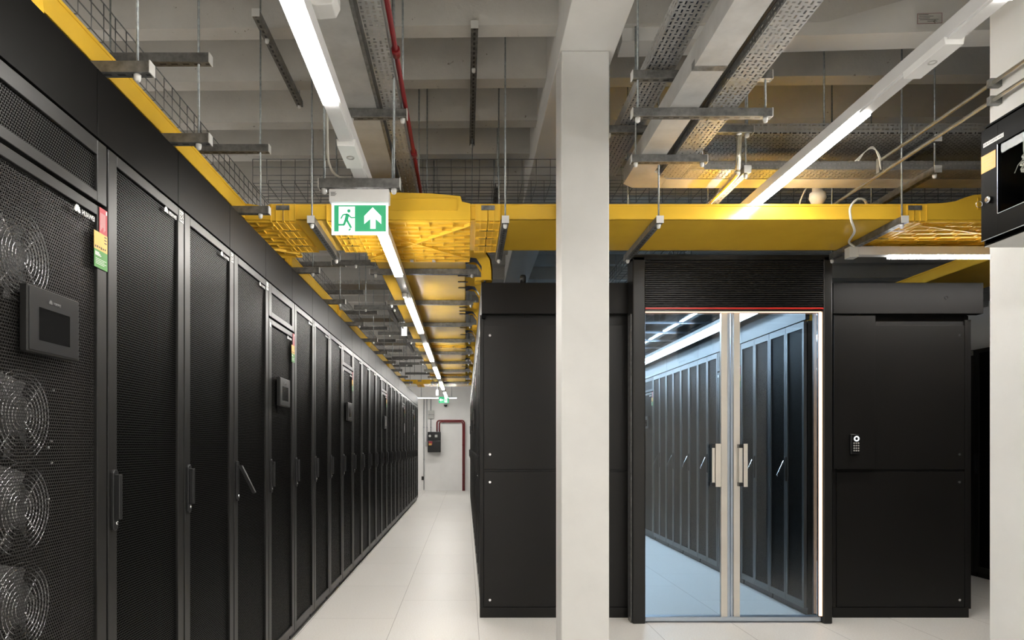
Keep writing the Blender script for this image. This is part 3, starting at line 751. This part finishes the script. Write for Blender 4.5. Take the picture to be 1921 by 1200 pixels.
# cables lying in the trays
m = MB()
for i in range(5): m.tube([(1.170+0.006*(i % 3), -4, ZD+0.03+0.012*(i//2)), (1.172+0.005*(i % 3), 4.4, ZD+0.03+0.012*(i//2))], 0.007, 6)
tag(m.build('cable_bundle', 'black'), 'black cable bundle strapped along the wide duct beside the column', 'cable bundle')
m = MB()
for i in range(8): m.tube([(0.905+0.015*i, -4, H+1.875+0.006*(i % 3)), (0.905+0.015*i, 4.85, H+1.875+0.006*((i+1) % 3))], 0.007, 6)
tag(m.build('cable_bundle', 'bluecable'), 'dark cables lying in the high perforated tray beside the beam', 'cable bundle')
m = MB()
for i in range(14): m.tube([(1.2, 4.24+0.026*i, H+1.872+0.006*(i % 3)), (5.5, 4.24+0.026*i, H+1.872+0.006*((i+1) % 3))], 0.009, 6)
tag(m.build('cable_bundle', 'brown'), 'brown-black cables filling the broad high tray above the glass doors', 'cable bundle')
# red sprinkler pipe
rp = thing('sprinkler_pipe', 'thin red pipe running overhead between the slim tray and the ceiling', 'pipe', (-0.296, -4, H+1.68))
MB().tube([(0, 0, 0), (0, 19.8, 0)], 0.011, 10).build('pipe', 'red', rp)
for y in (7.0, 8.05, 9.6, 12): MB().lathe((0, y, 0), 'y', [(0.018, 0), (0.018, 0.05)], 12).build('coupling', 'red', rp)

# ------------------------------------------------------------------ yellow trays
ZT = H+1.352
def utray(name, parent, axis, a0, a1, b0, b1, h=0.096, o=(0,0,0), th=0.005):
    m = MB()
    def bx(a, b, c_, d, e, f):
        if axis == 'x': m.box(a-o[0], c_-o[1], e-o[2], b-o[0], d-o[1], f-o[2])
        else: m.box(c_-o[0], a-o[1], e-o[2], d-o[0], b-o[1], f-o[2])
    bx(a0, a1, b0, b1, ZT+0.001, ZT+0.001+th)
    bx(a0, a1, b0, b0+th, ZT+0.001, ZT+h); bx(a0, a1, b1-th, b1, ZT+0.001, ZT+h)
    bx(a0, a1, b0-0.004, b0, ZT+h-0.012, ZT+h); bx(a0, a1, b1, b1+0.004, ZT+h-0.012, ZT+h)
    return m.build(name, 'yellow', parent, bev=0.001)
def coupling(parent, axis, a, b0, b1, o, wd=0.15):
    """joint collar around the tray, clip plate on the side, dark lens-shaped slots under it"""
    m = MB()
    def bx(a_, b_, c_, d, e, f):
        if axis == 'x': m.box(a_-o[0], c_-o[1], e-o[2], b_-o[0], d-o[1], f-o[2])
        else: m.box(c_-o[0], a_-o[1], e-o[2], d-o[0], b_-o[1], f-o[2])
    for s in (0, 1):
        p, q = (a-wd/2, a-0.003) if s == 0 else (a+0.003, a+wd/2)
        bx(p, q, b0-0.008, b1+0.008, ZT-0.007, ZT+0.001)
        for bb in ((b0-0.010, b0), (b1, b1+0.010)): bx(p, q, bb[0], bb[1], ZT-0.007, ZT+0.094)
        for k in range(4):
            bb = b0+(b1-b0)*(k+0.08)/4; bx(p, q, bb, bb+(b1-b0)*0.012, ZT-0.014, ZT-0.007)
            bb = b0+(b1-b0)*(k+0.92)/4; bx(p, q, bb, bb+(b1-b0)*0.012, ZT-0.014, ZT-0.007)
        for t_ in (0.0, 0.45, 1.0):
            u = p+(q-p-0.004)*t_; bx(u, u+0.004, b0-0.008, b1+0.008, ZT-0.013, ZT-0.007)
            for bb in ((b0-0.015, b0-0.010), (b1+0.010, b1+0.015)): bx(u, u+0.004, bb[0], bb[1], ZT-0.007, ZT+0.09)
    c_ = m.build('coupling', 'tee', parent)
    m = MB()
    for k in (1, 2, 3):
        bb = b0+(b1-b0)*k/4
        poly = [(a-0.05, bb), (a, bb-0.006), (a+0.05, bb), (a, bb+0.006)]
        if axis == 'y': poly = [(q, p) for p, q in poly]
        m.prism([(p-o[0], q-o[1]) for p, q in poly], 'z', ZT-0.0155-o[2], ZT-0.0065-o[2])
    m.build('slot', 'ink', c_)
    m = MB()
    def bx2(a_, b_, c2, d, e, f):
        if axis == 'x': m.box(a_-o[0], c2-o[1], e-o[2], b_-o[0], d-o[1], f-o[2])
        else: m.box(c2-o[0], a_-o[1], e-o[2], d-o[0], b_-o[1], f-o[2])
    bb = (b0-0.020, b0-0.015) if axis == 'x' else (b1+0.015, b1+0.020)
    bx2(a-0.04, a+0.04, bb[0], bb[1], ZT+0.055, ZT+0.082); m.build('clip_plate', 'galv', c_)
    return c_
def tee_bottom(parent, x0, x1, y0, y1, o, nrow=10, diag=True):
    m = MB(); zt = ZT-o[2]
    m.box(x0-o[0], y0-o[1], zt-0.001, x1-o[0], y1-o[1], zt+0.006)
    for i in range(nrow+1):
        y = y0+(y1-y0-0.006)*i/nrow; m.box(x0-o[0], y-o[1], zt-0.013, x1-o[0], y+0.005-o[1], zt)
        if i < nrow:
            dy = (y1-y0)/nrow; nx = max(3, int((x1-x0)/0.13))
            for j in range(nx):
                x = x0+(x1-x0)*(j+0.5*(i % 2)+0.25)/nx
                if x < x1-0.01: m.box(x-o[0], y-o[1], zt-0.012, x+0.005-o[0], y+dy-o[1], zt)
    if diag:
        for (ax, ay, bx_, by) in ((x0, y0+0.05, x1, y1-0.1), (x0, y1-0.1, x1, y0+0.05)):
            d = Vector((bx_-ax, by-ay)).normalized(); nn = Vector((-d.y, d.x))*0.005
            m.prism([(ax-nn.x-o[0], ay-nn.y-o[1]), (bx_-nn.x-o[0], by-nn.y-o[1]), (bx_+nn.x-o[0], by+nn.y-o[1]), (ax+nn.x-o[0], ay+nn.y-o[1])], 'z', zt-0.020, zt)
    return m.build('tee_base', 'tee', parent)
YA, YE = 4.25, 4.913
ct = thing('fiber_cable_tray', 'wide yellow cable tray crossing the whole view above the glass doors', 'cable tray', (-1.3, YA, ZT)); o = (-1.3, YA, ZT)
utray('straight_section', ct, 'x', -1.04, -0.69, YA, YE, o=o)
utray('straight_section', ct, 'x', 0.03, 2.80, YA, YE, o=o)
for a in (-1.09, -0.755, 0.135, 2.685): coupling(ct, 'x', a, YA, YE, o)
# central tee with tall side and ribbed base
def tall_side(x0, x1, prof, parent, name='tee_side', rec=None):
    m = MB(); m.prism([(x0-o[0], ZT-o[2])]+[(p[0]-o[0], p[1]+H-o[2]) for p in prof]+[(x1-o[0], ZT-o[2])], 'y', -0.012, 0.0)
    s_ = m.build(name, 'yellow', parent)
    if rec:
        m = MB(); a, b_, c_, d = rec
        for q in ((a, c_, b_, c_+0.004), (a, d-0.004, b_, d), (a, c_, a+0.004, d), (b_-0.004, c_, b_, d)):
            m.box(q[0]-o[0], -0.017, q[1]+H-o[2], q[2]-o[0], -0.011, q[3]+H-o[2])
        m.build('moulded_border', 'yellow', s_)
    return s_
tee_bottom(ct, -0.69, 0.03, YA, 5.17, o, 11)
tall_side(-0.69, 0.03, [(-0.69, 1.4475), (-0.67, 1.49), (-0.62, 1.508), (-0.45, 1.515), (-0.2, 1.508), (-0.03, 1.492), (-0.02, 1.46), (0.03, 1.4475)], ct, rec=(-0.6, -0.05, 1.405, 1.478))
MB().box(-0.69-o[0], YE-o[1], 0, -0.68-o[0], 5.17-o[1], 0.1).box(0.02-o[0], YE-o[1], 0, 0.03-o[0], 5.17-o[1], 0.1).build('tee_cheek', 'yellow', ct)
m = MB()
for xx in (-0.40, -0.24): m.box(xx-o[0], 5.13-o[1], -0.018, xx+0.024-o[0], 5.15-o[1], -0.004)
m.build('fixing_clip', 'cap', ct)
# tee joining the tray over the long rack row
tee_bottom(ct, -1.98, -1.16, YA, 5.05, o, 10)
tall_side(-1.98, -1.16, [(-1.98, 1.4475), (-1.30, 1.4475), (-1.2, 1.43), (-1.16, 1.4475)], ct)
# wide tee above the keypad
tee_bottom(ct, 2.76, 4.62, YA, 5.0, o, 10)
tall_side(2.76, 4.62, [(2.76, 1.4475), (2.85, 1.45), (2.93, 1.462), (2.99, 1.485), (3.04, 1.50), (3.3, 1.515), (4.62, 1.52)], ct, rec=(3.06, 4.4, 1.41, 1.485))
utray('straight_section', ct, 'x', 4.62, 8.9, YA, YE, o=o)
def ytray(label, x0, x1, y0, y1, joints, loc, wd=0.15):
    t = thing('fiber_cable_tray', label, 'cable tray', loc)
    ed = [y0]+list(joints)+[y1]
    for a, b_ in zip(ed[:-1], ed[1:]): utray('straight_section', t, 'y', a+0.001, b_-0.001, x0, x1, o=loc)
    for a in joints: coupling(t, 'y', a, x0, x1, loc, wd)
    return t
lt = ytray('yellow cable tray running over the long rack row up to the cross tray', -1.976, -1.316, -4, YA-0.012, (2.05,), (-1.64, -4, ZT))
m = MB(); oo = (-1.64, -4, ZT)
m.prism([(-1.32-oo[0], 0.03), (-1.24-oo[0], 0.02), (-1.19-oo[0], -0.05), (-1.18-oo[0], -0.17), (-1.20-oo[0], -0.17), (-1.21-oo[0], -0.06), (-1.25-oo[0], 0.0), (-1.32-oo[0], 0.0)], 'y', 1.80-oo[1], 1.99-oo[1])
m.build('drop_spout', 'yellow', lt)
m = MB().box(-1.34-oo[0], 1.70-oo[1], 0.06, -1.26-oo[0], 1.93-oo[1], 0.13); m.build('spout_cover', 'yellow', lt, bev=0.004)
ytray('yellow cable tray running over the long rack row beyond the cross tray', -1.976, -1.316, 5.05, 15.48, (5.25, 7.35, 9.6, 12), (-1.64, 5.05, ZT))
mt = ytray('yellow cable tray running down the middle of the open aisle ceiling', -0.66, 0.0, 5.17, 15.48, (9.62, 13.5), (-0.33, 5.17, ZT))
ytray('yellow cable tray going away over the dark aisle beyond the enclosure', 3.82, 4.45, 5.0, 15, (8,), (4.1, 5.0, ZT))
ft = thing('fiber_cable_tray', 'yellow cross tray at the far end of the open aisle', 'cable tray', (-2, 15.5, ZT)); of = (-2, 15.5, ZT)
utray('straight_section', ft, 'x', -2, 3.0, 15.5, 16.16, o=of)
for a in (-1.0, 0.5): coupling(ft, 'x', a, 15.5, 16.16, of)
# drop-out spouts on the middle tray with cable bundles
GS = 'yellow spouts dropping cables from the middle tray into the enclosure racks'
def spout(i, y):
    t = thing('drop_spout', 'yellow curved spout on the side of the middle tray, %s beyond the cross tray' % ORD[i], 'cable spout', (0.0, y, ZT), group=GS)
    prof = [(0.005, 0.11), (0.08, 0.115), (0.15, 0.085), (0.19, 0.02), (0.20, -0.06), (0.20, -0.13)]
    m = MB(); th = 0.006; wv = 0.20
    inner = [(p[0]-th*1.5, p[1]-th) for p in prof]
    m.prism(prof+inner[::-1], 'y', 0, wv)
    for yy in (0, wv-th): m.prism(prof+[(0.12, -0.13), (0.12, -0.03), (0.08, 0.03), (0.005, 0.04)], 'y', yy, yy+th)
    m.build('chute', 'yellow', t)
    m = MB()
    for k in range(4): m.box(0.07, 0.02+0.05*k, -0.13, 0.20, 0.026+0.05*k, -0.105)
    m.build('rib', 'yellow', t)
    m = MB()
    for k in range(6): m.tube(smooth([(0.0, 0.04+0.022*k, 0.03), (0.07, 0.04+0.022*k, 0.045), (0.12, 0.04+0.022*k, 0.0), (0.14, 0.04+0.022*k, -0.08), (0.145, 0.04+0.022*k, -0.14)]), 0.007, 6)
    cb = m.build('cable_bundle', 'bluecable', t)
for i, y in enumerate((5.22, 6.15, 7.3, 8.5, 9.9, 11.2, 12.6, 14.0)): spout(i, y)
# cable clamps beneath the tray (dark clips near its edge)
m = MB()
for y in (5.62, 5.83, 6.05, 6.9, 7.1, 7.25, 8.1, 8.6, 9.2, 9.8, 10.5, 11.1, 12): m.box(-0.06, y, ZT-0.006, 0.02, y+0.015, ZT+0.0)
o_ = m.build('cable_ties', 'ink'); o_.parent = mt; o_.matrix_parent_inverse = Matrix.Translation((0.33, -5.17, -ZT)); o_.name = 'tie_strip'

# ------------------------------------------------------------------ exit sign
ys_ = 3.19
es = thing('exit_sign', 'green emergency exit sign with running figure and upward arrow', 'exit sign', (X(675, ys_), ys_, Z(380, ys_)))
ex, ez = es.location.x, es.location.z
MB().box(X(618.5, ys_)-ex, -0.02, Z(381, ys_)-ez, X(730.5, ys_)-ex, 0.04, Z(357, ys_)-ez).build('housing', 'white', es, bev=0.003)
x0, x1, z0, z1 = X(622, ys_)-ex, X(728, ys_)-ex, Z(440, ys_)-ez, Z(380, ys_)-ez
pl = MB().box(x0, 0, z0, x1, 0.008, z1).build('light_panel', 'sign_white', es)
gx0, gx1, gz0, gz1 = X(627, ys_)-ex, X(724, ys_)-ex, Z(434, ys_)-ez, Z(385, ys_)-ez
gp = MB().box(gx0, -0.001, gz0, gx1, 0.0, gz1).build('green_field', 'sign_green', es)
GW, GH = gx1-gx0, gz1-gz0
def sg(p): return (gx0+p[0]*GW, gz0+p[1]*GH)
def stroke(m, a, b_, wd, y0=-0.003, y1=-0.002):
    a, b_ = Vector(sg(a)), Vector(sg(b_)); d = (b_-a).normalized(); n_ = Vector((-d.y, d.x))*wd*GH/2
    m.prism([tuple(a-n_), tuple(b_-n_), tuple(b_+n_), tuple(a+n_)], 'y', y0, y1)
m = MB(); m.prism([sg(p) for p in ((0.09, 0.0), (0.40, 0.0), (0.40, 0.95), (0.09, 0.95))], 'y', -0.002, -0.001)
m.prism([sg(p) for p in ((0.58, 0.28), (0.70, 0.48), (0.70, 0.10), (0.80, 0.10), (0.80, 0.48), (0.91, 0.28), (0.91, 0.58), (0.745, 0.92), (0.58, 0.58))], 'y', -0.002, -0.001)
m.build('pictogram', 'sign_white', es)
m = MB(); m.lathe((sg((0.285, 0.78))[0], -0.002, sg((0.285, 0.78))[1]), 'y', [(0.065*GH, -0.001), (0.065*GH, 0)], 16)
for a, b_, wd in (((0.26, 0.66), (0.23, 0.40), 0.13), ((0.26, 0.66), (0.17, 0.63), 0.05), ((0.17, 0.63), (0.13, 0.48), 0.05), ((0.27, 0.63), (0.33, 0.52), 0.05), ((0.33, 0.52), (0.40, 0.53), 0.045),
                  ((0.22, 0.42), (0.19, 0.25), 0.09), ((0.20, 0.25), (0.06, 0.25), 0.07), ((0.25, 0.42), (0.33, 0.13), 0.08), ((0.32, 0.10), (0.28, 0.03), 0.05)): stroke(m, a, b_, wd)
m.build('running_figure', 'sign_green', es)
m = MB()
for r in range(5): m.box(X(622, ys_)-ex, -0.0206, Z(370-r*1.6, ys_)-ez, X(630+(r % 3)*1.5, ys_)-ex, -0.020, Z(369.3-r*1.6, ys_)-ez)
m.build('type_label', 'ink', es)
tag(MB().tube(smooth([(-0.625, 3.215, CZ-0.02), (-0.625, 3.215, H+1.8), (-0.625, 3.215, H+1.36), (-0.61, 3.21, H+1.26), (-0.58, 3.205, H+1.22), (-0.54, 3.20, H+1.205)]), 0.0055, 8).build('white_cable', 'cable'), 'white cable dropping from the ceiling to the exit sign strut', 'cable')
# bracket on the slim duct
br = MB().prism([(-0.60, H+1.63), (-0.60, H+1.60), (-0.54, H+1.585), (-0.48, H+1.59), (-0.465, H+1.62), (-0.465, H+1.655), (-0.60, H+1.655)], 'y', 2.55, 2.64).build('junction_box', 'white', bev=0.004)
tag(br, 'white moulded junction box under the slim duct, beside the near luminaire', 'junction box')
MB().box(-0.59, 2.54, H+1.615, -0.55, 2.552, H+1.63).build('clip', 'cap', br)

# ------------------------------------------------------------------ conduits, detector, wall cabinet
def pipe(label, pts, r, mat='conduit', name='conduit_pipe'):
    return tag(MB().tube(pts, r, 12).build(name, mat), label, 'pipe')
px = RXW-0.038
pc = thing('conduit_pipe', 'upper of two shiny conduits running off the white wall', 'pipe', (px, 0, H+1.657))
MB().tube([(0, -1, 0), (0, 4.14, 0)], 0.0095, 12).build('tube', 'conduit', pc); MB().box(-0.016, 3.23, -0.018, 0.037, 3.255, 0.018).build('clamp', 'galv', pc)
MB().box(-0.010, 4.11, -0.07, 0.010, 4.14, 0.016).build('outlet_piece', 'galv', pc)
pc = thing('conduit_pipe', 'lower of two shiny conduits running off the white wall', 'pipe', (px, 0, H+1.577))
MB().tube([(0, -1, 0), (0, 4.95, 0)], 0.0095, 12).build('tube', 'conduit', pc); MB().box(-0.016, 3.23, -0.018, 0.037, 3.255, 0.018).build('clamp', 'galv', pc)
m = MB()
for k in range(3): m.tube(smooth([(px, 4.11, H+1.60), (px-0.015-0.004*k, 4.1, H+1.68), (px-0.06, 4.09, H+1.715+0.005*k), (px-0.11, 4.08, H+1.69), (px-0.145-0.01*k, 4.08, H+1.64)]), 0.0035, 6)
tag(m.build('white_cable', 'cable'), 'short loop of pale cables at the end of the upper conduit', 'cable')
cp = MB().tube(smooth([(1.59, 4.12, H+1.84), (1.59, 4.12, H+1.72), (1.592, 4.13, H+1.67), (1.60, 4.17, H+1.625), (1.605, 4.26, H+1.60), (1.605, 5.0, H+1.60)]), 0.017, 14).build('conduit_pipe', 'conduit')
tag(cp, 'bright bent conduit curving down under the turned duct', 'pipe')
MB().lathe((1.59, 4.12, H+1.80), 'z', [(0.024, 0), (0.024, 0.025)], 14).build('lock_nut', 'chrome', cp)
dt = thing('ceiling_detector', 'pale bulb-shaped detector hanging from a box above the yellow tray', 'detector', (2.34, 4.75, H+1.74))
box('mounting_box', 'grey', -0.05, -0.04, 0.0, 0.05, 0.04, 0.05, dt, bev=0.003)
MB().lathe((0.02, 0, -0.012), 'z', [(0.03, 0.015), (0.034, 0.0), (0.034, -0.03), (0.05, -0.035), (0.055, -0.07), (0.04, -0.10), (0.02, -0.115)], 20).build('sensor_head', 'cap', dt)
MB().tube(smooth([(-0.04, 0, 0.005), (-0.07, 0, -0.04), (-0.10, 0, -0.12), (-0.10, 0, -0.22)]), 0.005, 6).build('lead', 'cable', dt)
MB().tube([(0.03, 0, -0.12), (0.02, 0, -0.16), (0.0, 0, -0.2), (0.0, 0, -0.24)], 0.005, 6).build('lead', 'cable', dt)
MB().tube([(0, 0.02, 0.05), (0, 0.02, 0.12)], 0.006, 6).build('stem', 'rod', dt)

wb = thing('wall_cabinet', 'black wall-mounted data cabinet with window and orange sticker', 'wall cabinet', (2.254, 3.10, H+0.867)); wb.scale = (0.785, 0.785, 0.785)
# local: x from 0 (front) to +0.23 (wall); y from 0 (far) to -0.62 (near); z 0..0.671
DX = (RXW-2.254-0.001)/0.785; CH = 0.671; CW = 0.66
box('bottom_plate', 'grey', 0.02, -CW, 0.0, DX, 0, 0.004, wb)
MB().box(0.02, -CW, 0.004, DX, -CW+0.01, CH).box(0.02, -0.01, 0.004, DX, 0, CH).box(0.02, -CW+0.01, CH-0.01, DX, -0.01, CH).box(0.02, -CW+0.01, 0.004, DX, -0.01, 0.014).box(DX-0.02, -CW+0.01, 0.014, DX, -0.01, CH-0.01).build('shell', 'cab', wb)
m = MB(); z0, z1, ya, yb_ = 0.035, CH-0.03, -CW+0.002, -0.002
wy0, wy1, wz0, wz1 = -0.52, -0.125, 0.15, 0.52
m.box(0, ya, z0, 0.02, wy0, z1); m.box(0, wy1, z0, 0.02, yb_, z1); m.box(0, wy0, z0, 0.02, wy1, wz0); m.box(0, wy0, wz1, 0.02, wy1, z1)
dd = m.build('door', 'cab', wb, bev=0.001)
box('window_pane', 'acrylic', 0.006, wy0, wz0, 0.009, wy1, wz1, dd)
m = MB(); m.box(-0.001, wy0, wz0-0.003, 0.004, wy1, wz0); m.box(-0.001, wy1, wz0, 0.004, wy1+0.003, wz1); m.build('window_trim', 'alu', dd)
box('bottom_edge', 'alu', -0.001, ya, z0-0.006, 0.003, yb_, z0-0.002, wb)
lk = MB().lathe((0, -0.063, 0.245), 'x', [(0.012, -0.016), (0.019, -0.012), (0.019, 0)], 20).build('lock', 'chrome', dd)
m = MB(); m.ring((-0.02, -0.015, 0.235), 'y', 0.018, 0.0015, 18, 5); m.build('key_ring', 'chrome', lk)
MB().box(-0.0012, -0.110, 0.405, 0.0, -0.004, 0.50).build('orange_sticker', 'orange', wb)
m = MB()
for k in range(5): m.box(-0.0018, -0.095+0.01*(k % 2), 0.415+k*0.016, -0.0012, -0.02-0.012*(k % 3), 0.418+k*0.016)
m.build('sticker_print', 's_yel', wb)
lb = MB().box(-0.0012, -0.168, 0.545, 0.0, -0.02, 0.567).build('name_strip', 'paper', wb)
text('lettering', 'EDB 0-2-DATA HALL', 0.0165, 'ink', lb, (-0.0016, -0.024, 0.556), (math.pi/2, 0, -math.pi/2), 0.0002, 0.93)
# cut hollow look: inner dark liner with coiled white cables directly behind the pane
m = MB()
for k in range(6):
    pts = []
    for j in range(22):
        a = 2*math.pi*j/22; pts.append((0.06+0.006*(k % 3)+0.02*math.sin(a), -0.36+0.14*math.cos(a)+0.004*k, 0.42-0.030*(k//2)-0.008*(k % 2)+0.03*math.sin(a)))
    m.tube(pts, 0.0045, 6, closed=True)
m.tube([(0.06, -0.235, 0.42), (0.06, -0.228, 0.45), (0.06, -0.23, 0.50)], 0.004, 6)
m.tube([(0.06, -0.22, 0.40), (0.06, -0.19, 0.385), (0.06, -0.165, 0.35)], 0.002, 6)
m.build('coiled_cable', 'cable', wb)
MB().box(0.09, -0.60, 0.03, 0.10, -0.25, 0.40).build('mounting_plate', 'innerlight', wb)

# label sheet on cross beam
lz0, lz1 = Z(54, 4.0), Z(35, 4.0)
ns = thing('notice_sheet', 'small outlined notice sheet stuck on the white cross beam', 'notice', (X(1734, 4.0), 3.985, lz0)); ns.rotation_euler = (0, 0, -0.055)
hw = 0.067
box('sheet', 'ceiling', -hw, -0.035, 0.0, hw, -0.033, lz1-lz0, ns)
m = MB(); hh = lz1-lz0
for q in ((-hw, 0, hw, 0.002), (-hw, hh-0.002, hw, hh), (-hw, 0, -hw+0.002, hh), (hw-0.002, 0, hw, hh)): m.box(q[0], -0.0356, q[1], q[2], -0.0352, q[3])
m.build('red_border', 'red', ns)
m = MB()
for k, (a, b_) in enumerate(((-0.9, -0.1), (-0.85, 0.3), (-0.9, 0.0), (-0.8, 0.7), (-0.2, 0.6))): m.box(a*hw, -0.0356, hh*(0.85-0.16*k), b_*hw, -0.0352, hh*(0.89-0.16*k))
m.build('print', 'ink', ns)

# ------------------------------------------------------------------ far end of the aisle
yb = YB-0.002
def XB(p): return X(p, yb)
def ZB(p): return Z(p, yb)
fb = thing('extinguishing_cabinet', 'black wall cabinet with red sticker on the white end wall', 'wall cabinet', (XB(803), yb, ZB(848)))
w1, h1 = XB(827)-XB(803), ZB(810)-ZB(848)
MB().box(0, -0.22, 0, w1, 0, h1*0.56).build('lower_box', 'black', fb, bev=0.008)
MB().box(0, -0.22, h1*0.575, w1, 0, h1).build('upper_box', 'black', fb, bev=0.008)
MB().box(0.03, -0.222, h1*0.37, 0.13, -0.22, h1*0.54).build('red_sticker', 's_red', fb); MB().box(0.03, -0.224, h1*0.34, 0.11, -0.222, h1*0.44).build('yellow_sticker', 's_yel', fb)
MB().lathe((0.06, -0.22, h1*0.8), 'y', [(0.035, -0.01), (0.035, 0)], 20).build('gauge', 'paper', fb)
MB().box(0.2, -0.224, h1*0.73, 0.27, -0.22, h1*0.86).build('display', 'grey', fb)
rp = thing('fire_pipe', 'pair of bright red pipes bending down the white end wall', 'pipe', (XB(820), yb, ZB(810)))
for k, (a, b_) in enumerate(((820, 871), (824.5, 868.5))):
    zt = ZB(788.5 if k == 0 else 791)-ZB(810); xe = XB(b_)-XB(820); xs = XB(a)-XB(820); r_ = 0.06
    pts = [(xs, -0.08, 0.006), (xs, -0.08, zt-r_), (xs+r_*0.3, -0.08, zt-r_*0.3), (xs+r_, -0.08, zt), (xe-r_, -0.08, zt), (xe-r_*0.3, -0.08, zt-r_*0.3), (xe, -0.08, zt-r_), (xe, -0.08, -ZB(810)+0.0)]
    MB().tube(pts, 0.018, 10).build('pipe', 'red', rp)
m = MB()
for z in (ZB(835)-ZB(810), ZB(890)-ZB(810)): m.box(XB(867)-XB(820), -0.10, z, XB(872)-XB(820), 0, z+0.02)
m.build('clamp', 'red', rp)
jb = MB().box(XB(803.5), yb-0.08, ZB(785), XB(814.5), yb, ZB(770)).build('junction_box', 'grey', bev=0.006); tag(jb, 'grey junction box above the black cabinet on the end wall', 'junction box')
MB().box(XB(803.5), yb-0.083, ZB(778), XB(814.5), yb-0.08, ZB(777.4)).build('lid_seam', 'ink', jb)
for (p, a, b_, l) in ((795.5, 748, 918, 'long grey conduit down to the floor on the end wall'), (801, 748, 830, 'middle grey conduit reaching the small grey box on the end wall'), (808.5, 748, 810, 'short grey conduit through the junction box on the end wall')):
    cc = MB().tube([(XB(p), yb-0.04, ZB(b_)), (XB(p), yb-0.04, ZB(a))], 0.011, 8).build('conduit_pipe', 'rod'); tag(cc, l, 'pipe')
    for q in (802, 862):
        if a < q < b_: MB().box(XB(p)-0.02, yb-0.055, ZB(q), XB(p)+0.02, yb, ZB(q)+0.02).build('clamp', 'rod', cc)
tag(MB().box(XB(798.5), yb-0.06, ZB(837), XB(802.5), yb, ZB(828)).build('switch_box', 'grey', bev=0.004), 'small grey box beside the black cabinet on the end wall', 'switch box')
tag(MB().box(XB(791), yb-0.05, ZB(900), XB(796), yb, ZB(893)).build('socket_box', 'black', bev=0.004), 'small black socket low on the end wall beside the long conduit', 'socket')
s2 = thing('exit_sign', 'small green exit sign with sideways arrow at the far end of the aisle', 'exit sign', (XB(836), 17.9, H+1.15))
def XS(p): return (p-836)/FPX*17.9
MB().box(XS(827), 0, -0.07, XS(846), 0.02, 0.09).build('light_panel', 'sign_green', s2)
m = MB(); m.prism([(XS(828), 0.01), (XS(831.5), 0.05), (XS(831.5), 0.022), (XS(835.5), 0.022), (XS(835.5), -0.002), (XS(831.5), -0.002), (XS(831.5), -0.03)], 'y', -0.003, 0)
m.box(XS(838), -0.003, -0.05, XS(843), 0, 0.07); m.build('pictogram', 'sign_white', s2)
m = MB(); m.lathe((XS(840.5), -0.004, 0.04), 'y', [(0.008, -0.001), (0.008, 0)], 10); m.prism([(XS(840), 0.03), (XS(841), 0.03), (XS(841.8), -0.045), (XS(841.2), -0.045), (XS(840.4), 0), (XS(839.3), -0.03), (XS(838.8), -0.03)], 'y', -0.005, -0.004); m.build('running_figure', 'sign_green', s2)
MB().tube([(0, 0.01, 0.09), (0, 0.01, CZ-H-1.15-0.02)], 0.006, 6).build('stem', 'rod', s2)
dc = thing('dome_camera', 'small dark dome camera under the far exit sign on the end wall', 'camera', (XB(836), yb, ZB(759)))
box('bracket', 'white', -0.04, -0.10, 0.0, 0.04, 0, 0.05, dc)
MB().lathe((0, -0.08, 0), 'z', [(0.05, 0.0), (0.05, -0.02), (0.035, -0.05), (0.01, -0.06)], 16).build('dome', 'black', dc)
t = thing('linear_luminaire', 'thin white luminaire crossing before the end wall above the far exit sign', 'light', (X(783, 18.6), 18.6, Z(746.5, 18.6)))
box('trunking', 'white', 0, 0, 0.01, X(857, 18.6)-X(783, 18.6), 0.05, 0.035, t); box('diffuser', 'lamp', 0.02, 0.003, 0, X(856, 18.6)-X(783, 18.6), 0.047, 0.01, t)
for q in (0.1, 0.9): MB().tube([(q, 0.025, 0.035), (q, 0.025, CZ-0.02-Z(746.5, 18.6))], 0.006, 6).build('suspension', 'rod', t)
# hanging white emergency lamps
for i, (a, b_, c_, d, y, l) in enumerate(((753, 763, 604, 629, 8.3, 'white box lamp hanging beside the luminaire midway down the aisle'), (818, 822, 731, 741, 15.0, 'white box lamp hanging far down the aisle before the end wall'))):
    t = thing('emergency_lamp', l, 'emergency lamp', (X(758 if i == 0 else 820, y), y, Z(d, y)))
    wv = (X(b_, y)-X(a, y))/2; hv = Z(c_, y)-Z(d, y)
    box('lamp_body', 'box_glow', -wv, 0, 0, wv, 0.03, hv, t); MB().tube([(0, 0.02, hv), (0, 0.02, CZ-0.02-Z(d, y))], 0.005, 6).build('suspension', 'rod', t)
# rods and extra strutwork deep in the ceiling zone
GR = 'loose threaded rods hanging from the ceiling'
for i, (px_, y, z) in enumerate(((786, 4.9, 1.5), (736, 4.0, 1.5), (1546, 4.3, 1.9), (1400, 4.75, 1.9))):
    tag(MB().tube([(X(px_, y), y, H+z), (X(px_, y), y, CZ-0.02)], 0.0052, 8).build('threaded_rod', 'rod'), 'thin threaded rod hanging from the ceiling, %s' % ('above the wire basket near the red pipe', 'beside the slim perforated tray', 'over the broad tray near the lit luminaire', 'behind the bent conduit')[i], 'threaded rod')
for i, (y, z, xa, xb) in enumerate(((7.2, 1.45, -1.1, -0.72), (9.2, 1.5, -1.1, -0.65), (11.0, 1.4, -1.1, -0.6), (12.2, 1.45, -1.1, -0.7), (13.4, 1.4, -1.1, -0.6), (6.0, 1.6, -1.1, -0.55))):
    hanger('dark strut bridging between the two yellow trays, %s beyond the exit sign' % ORD[i], 'x', ((xa+xb)/2, y+0.12), xb-xa+0.1, H+z, (-0.12, 0.18), 'struts bridging between the two yellow trays')
tag(box('strut_rail', 'strut', -0.86, 7.6, H+1.50, -0.82, 11.4, H+1.54), 'dark rail running lengthwise between the two yellow trays', 'rail')
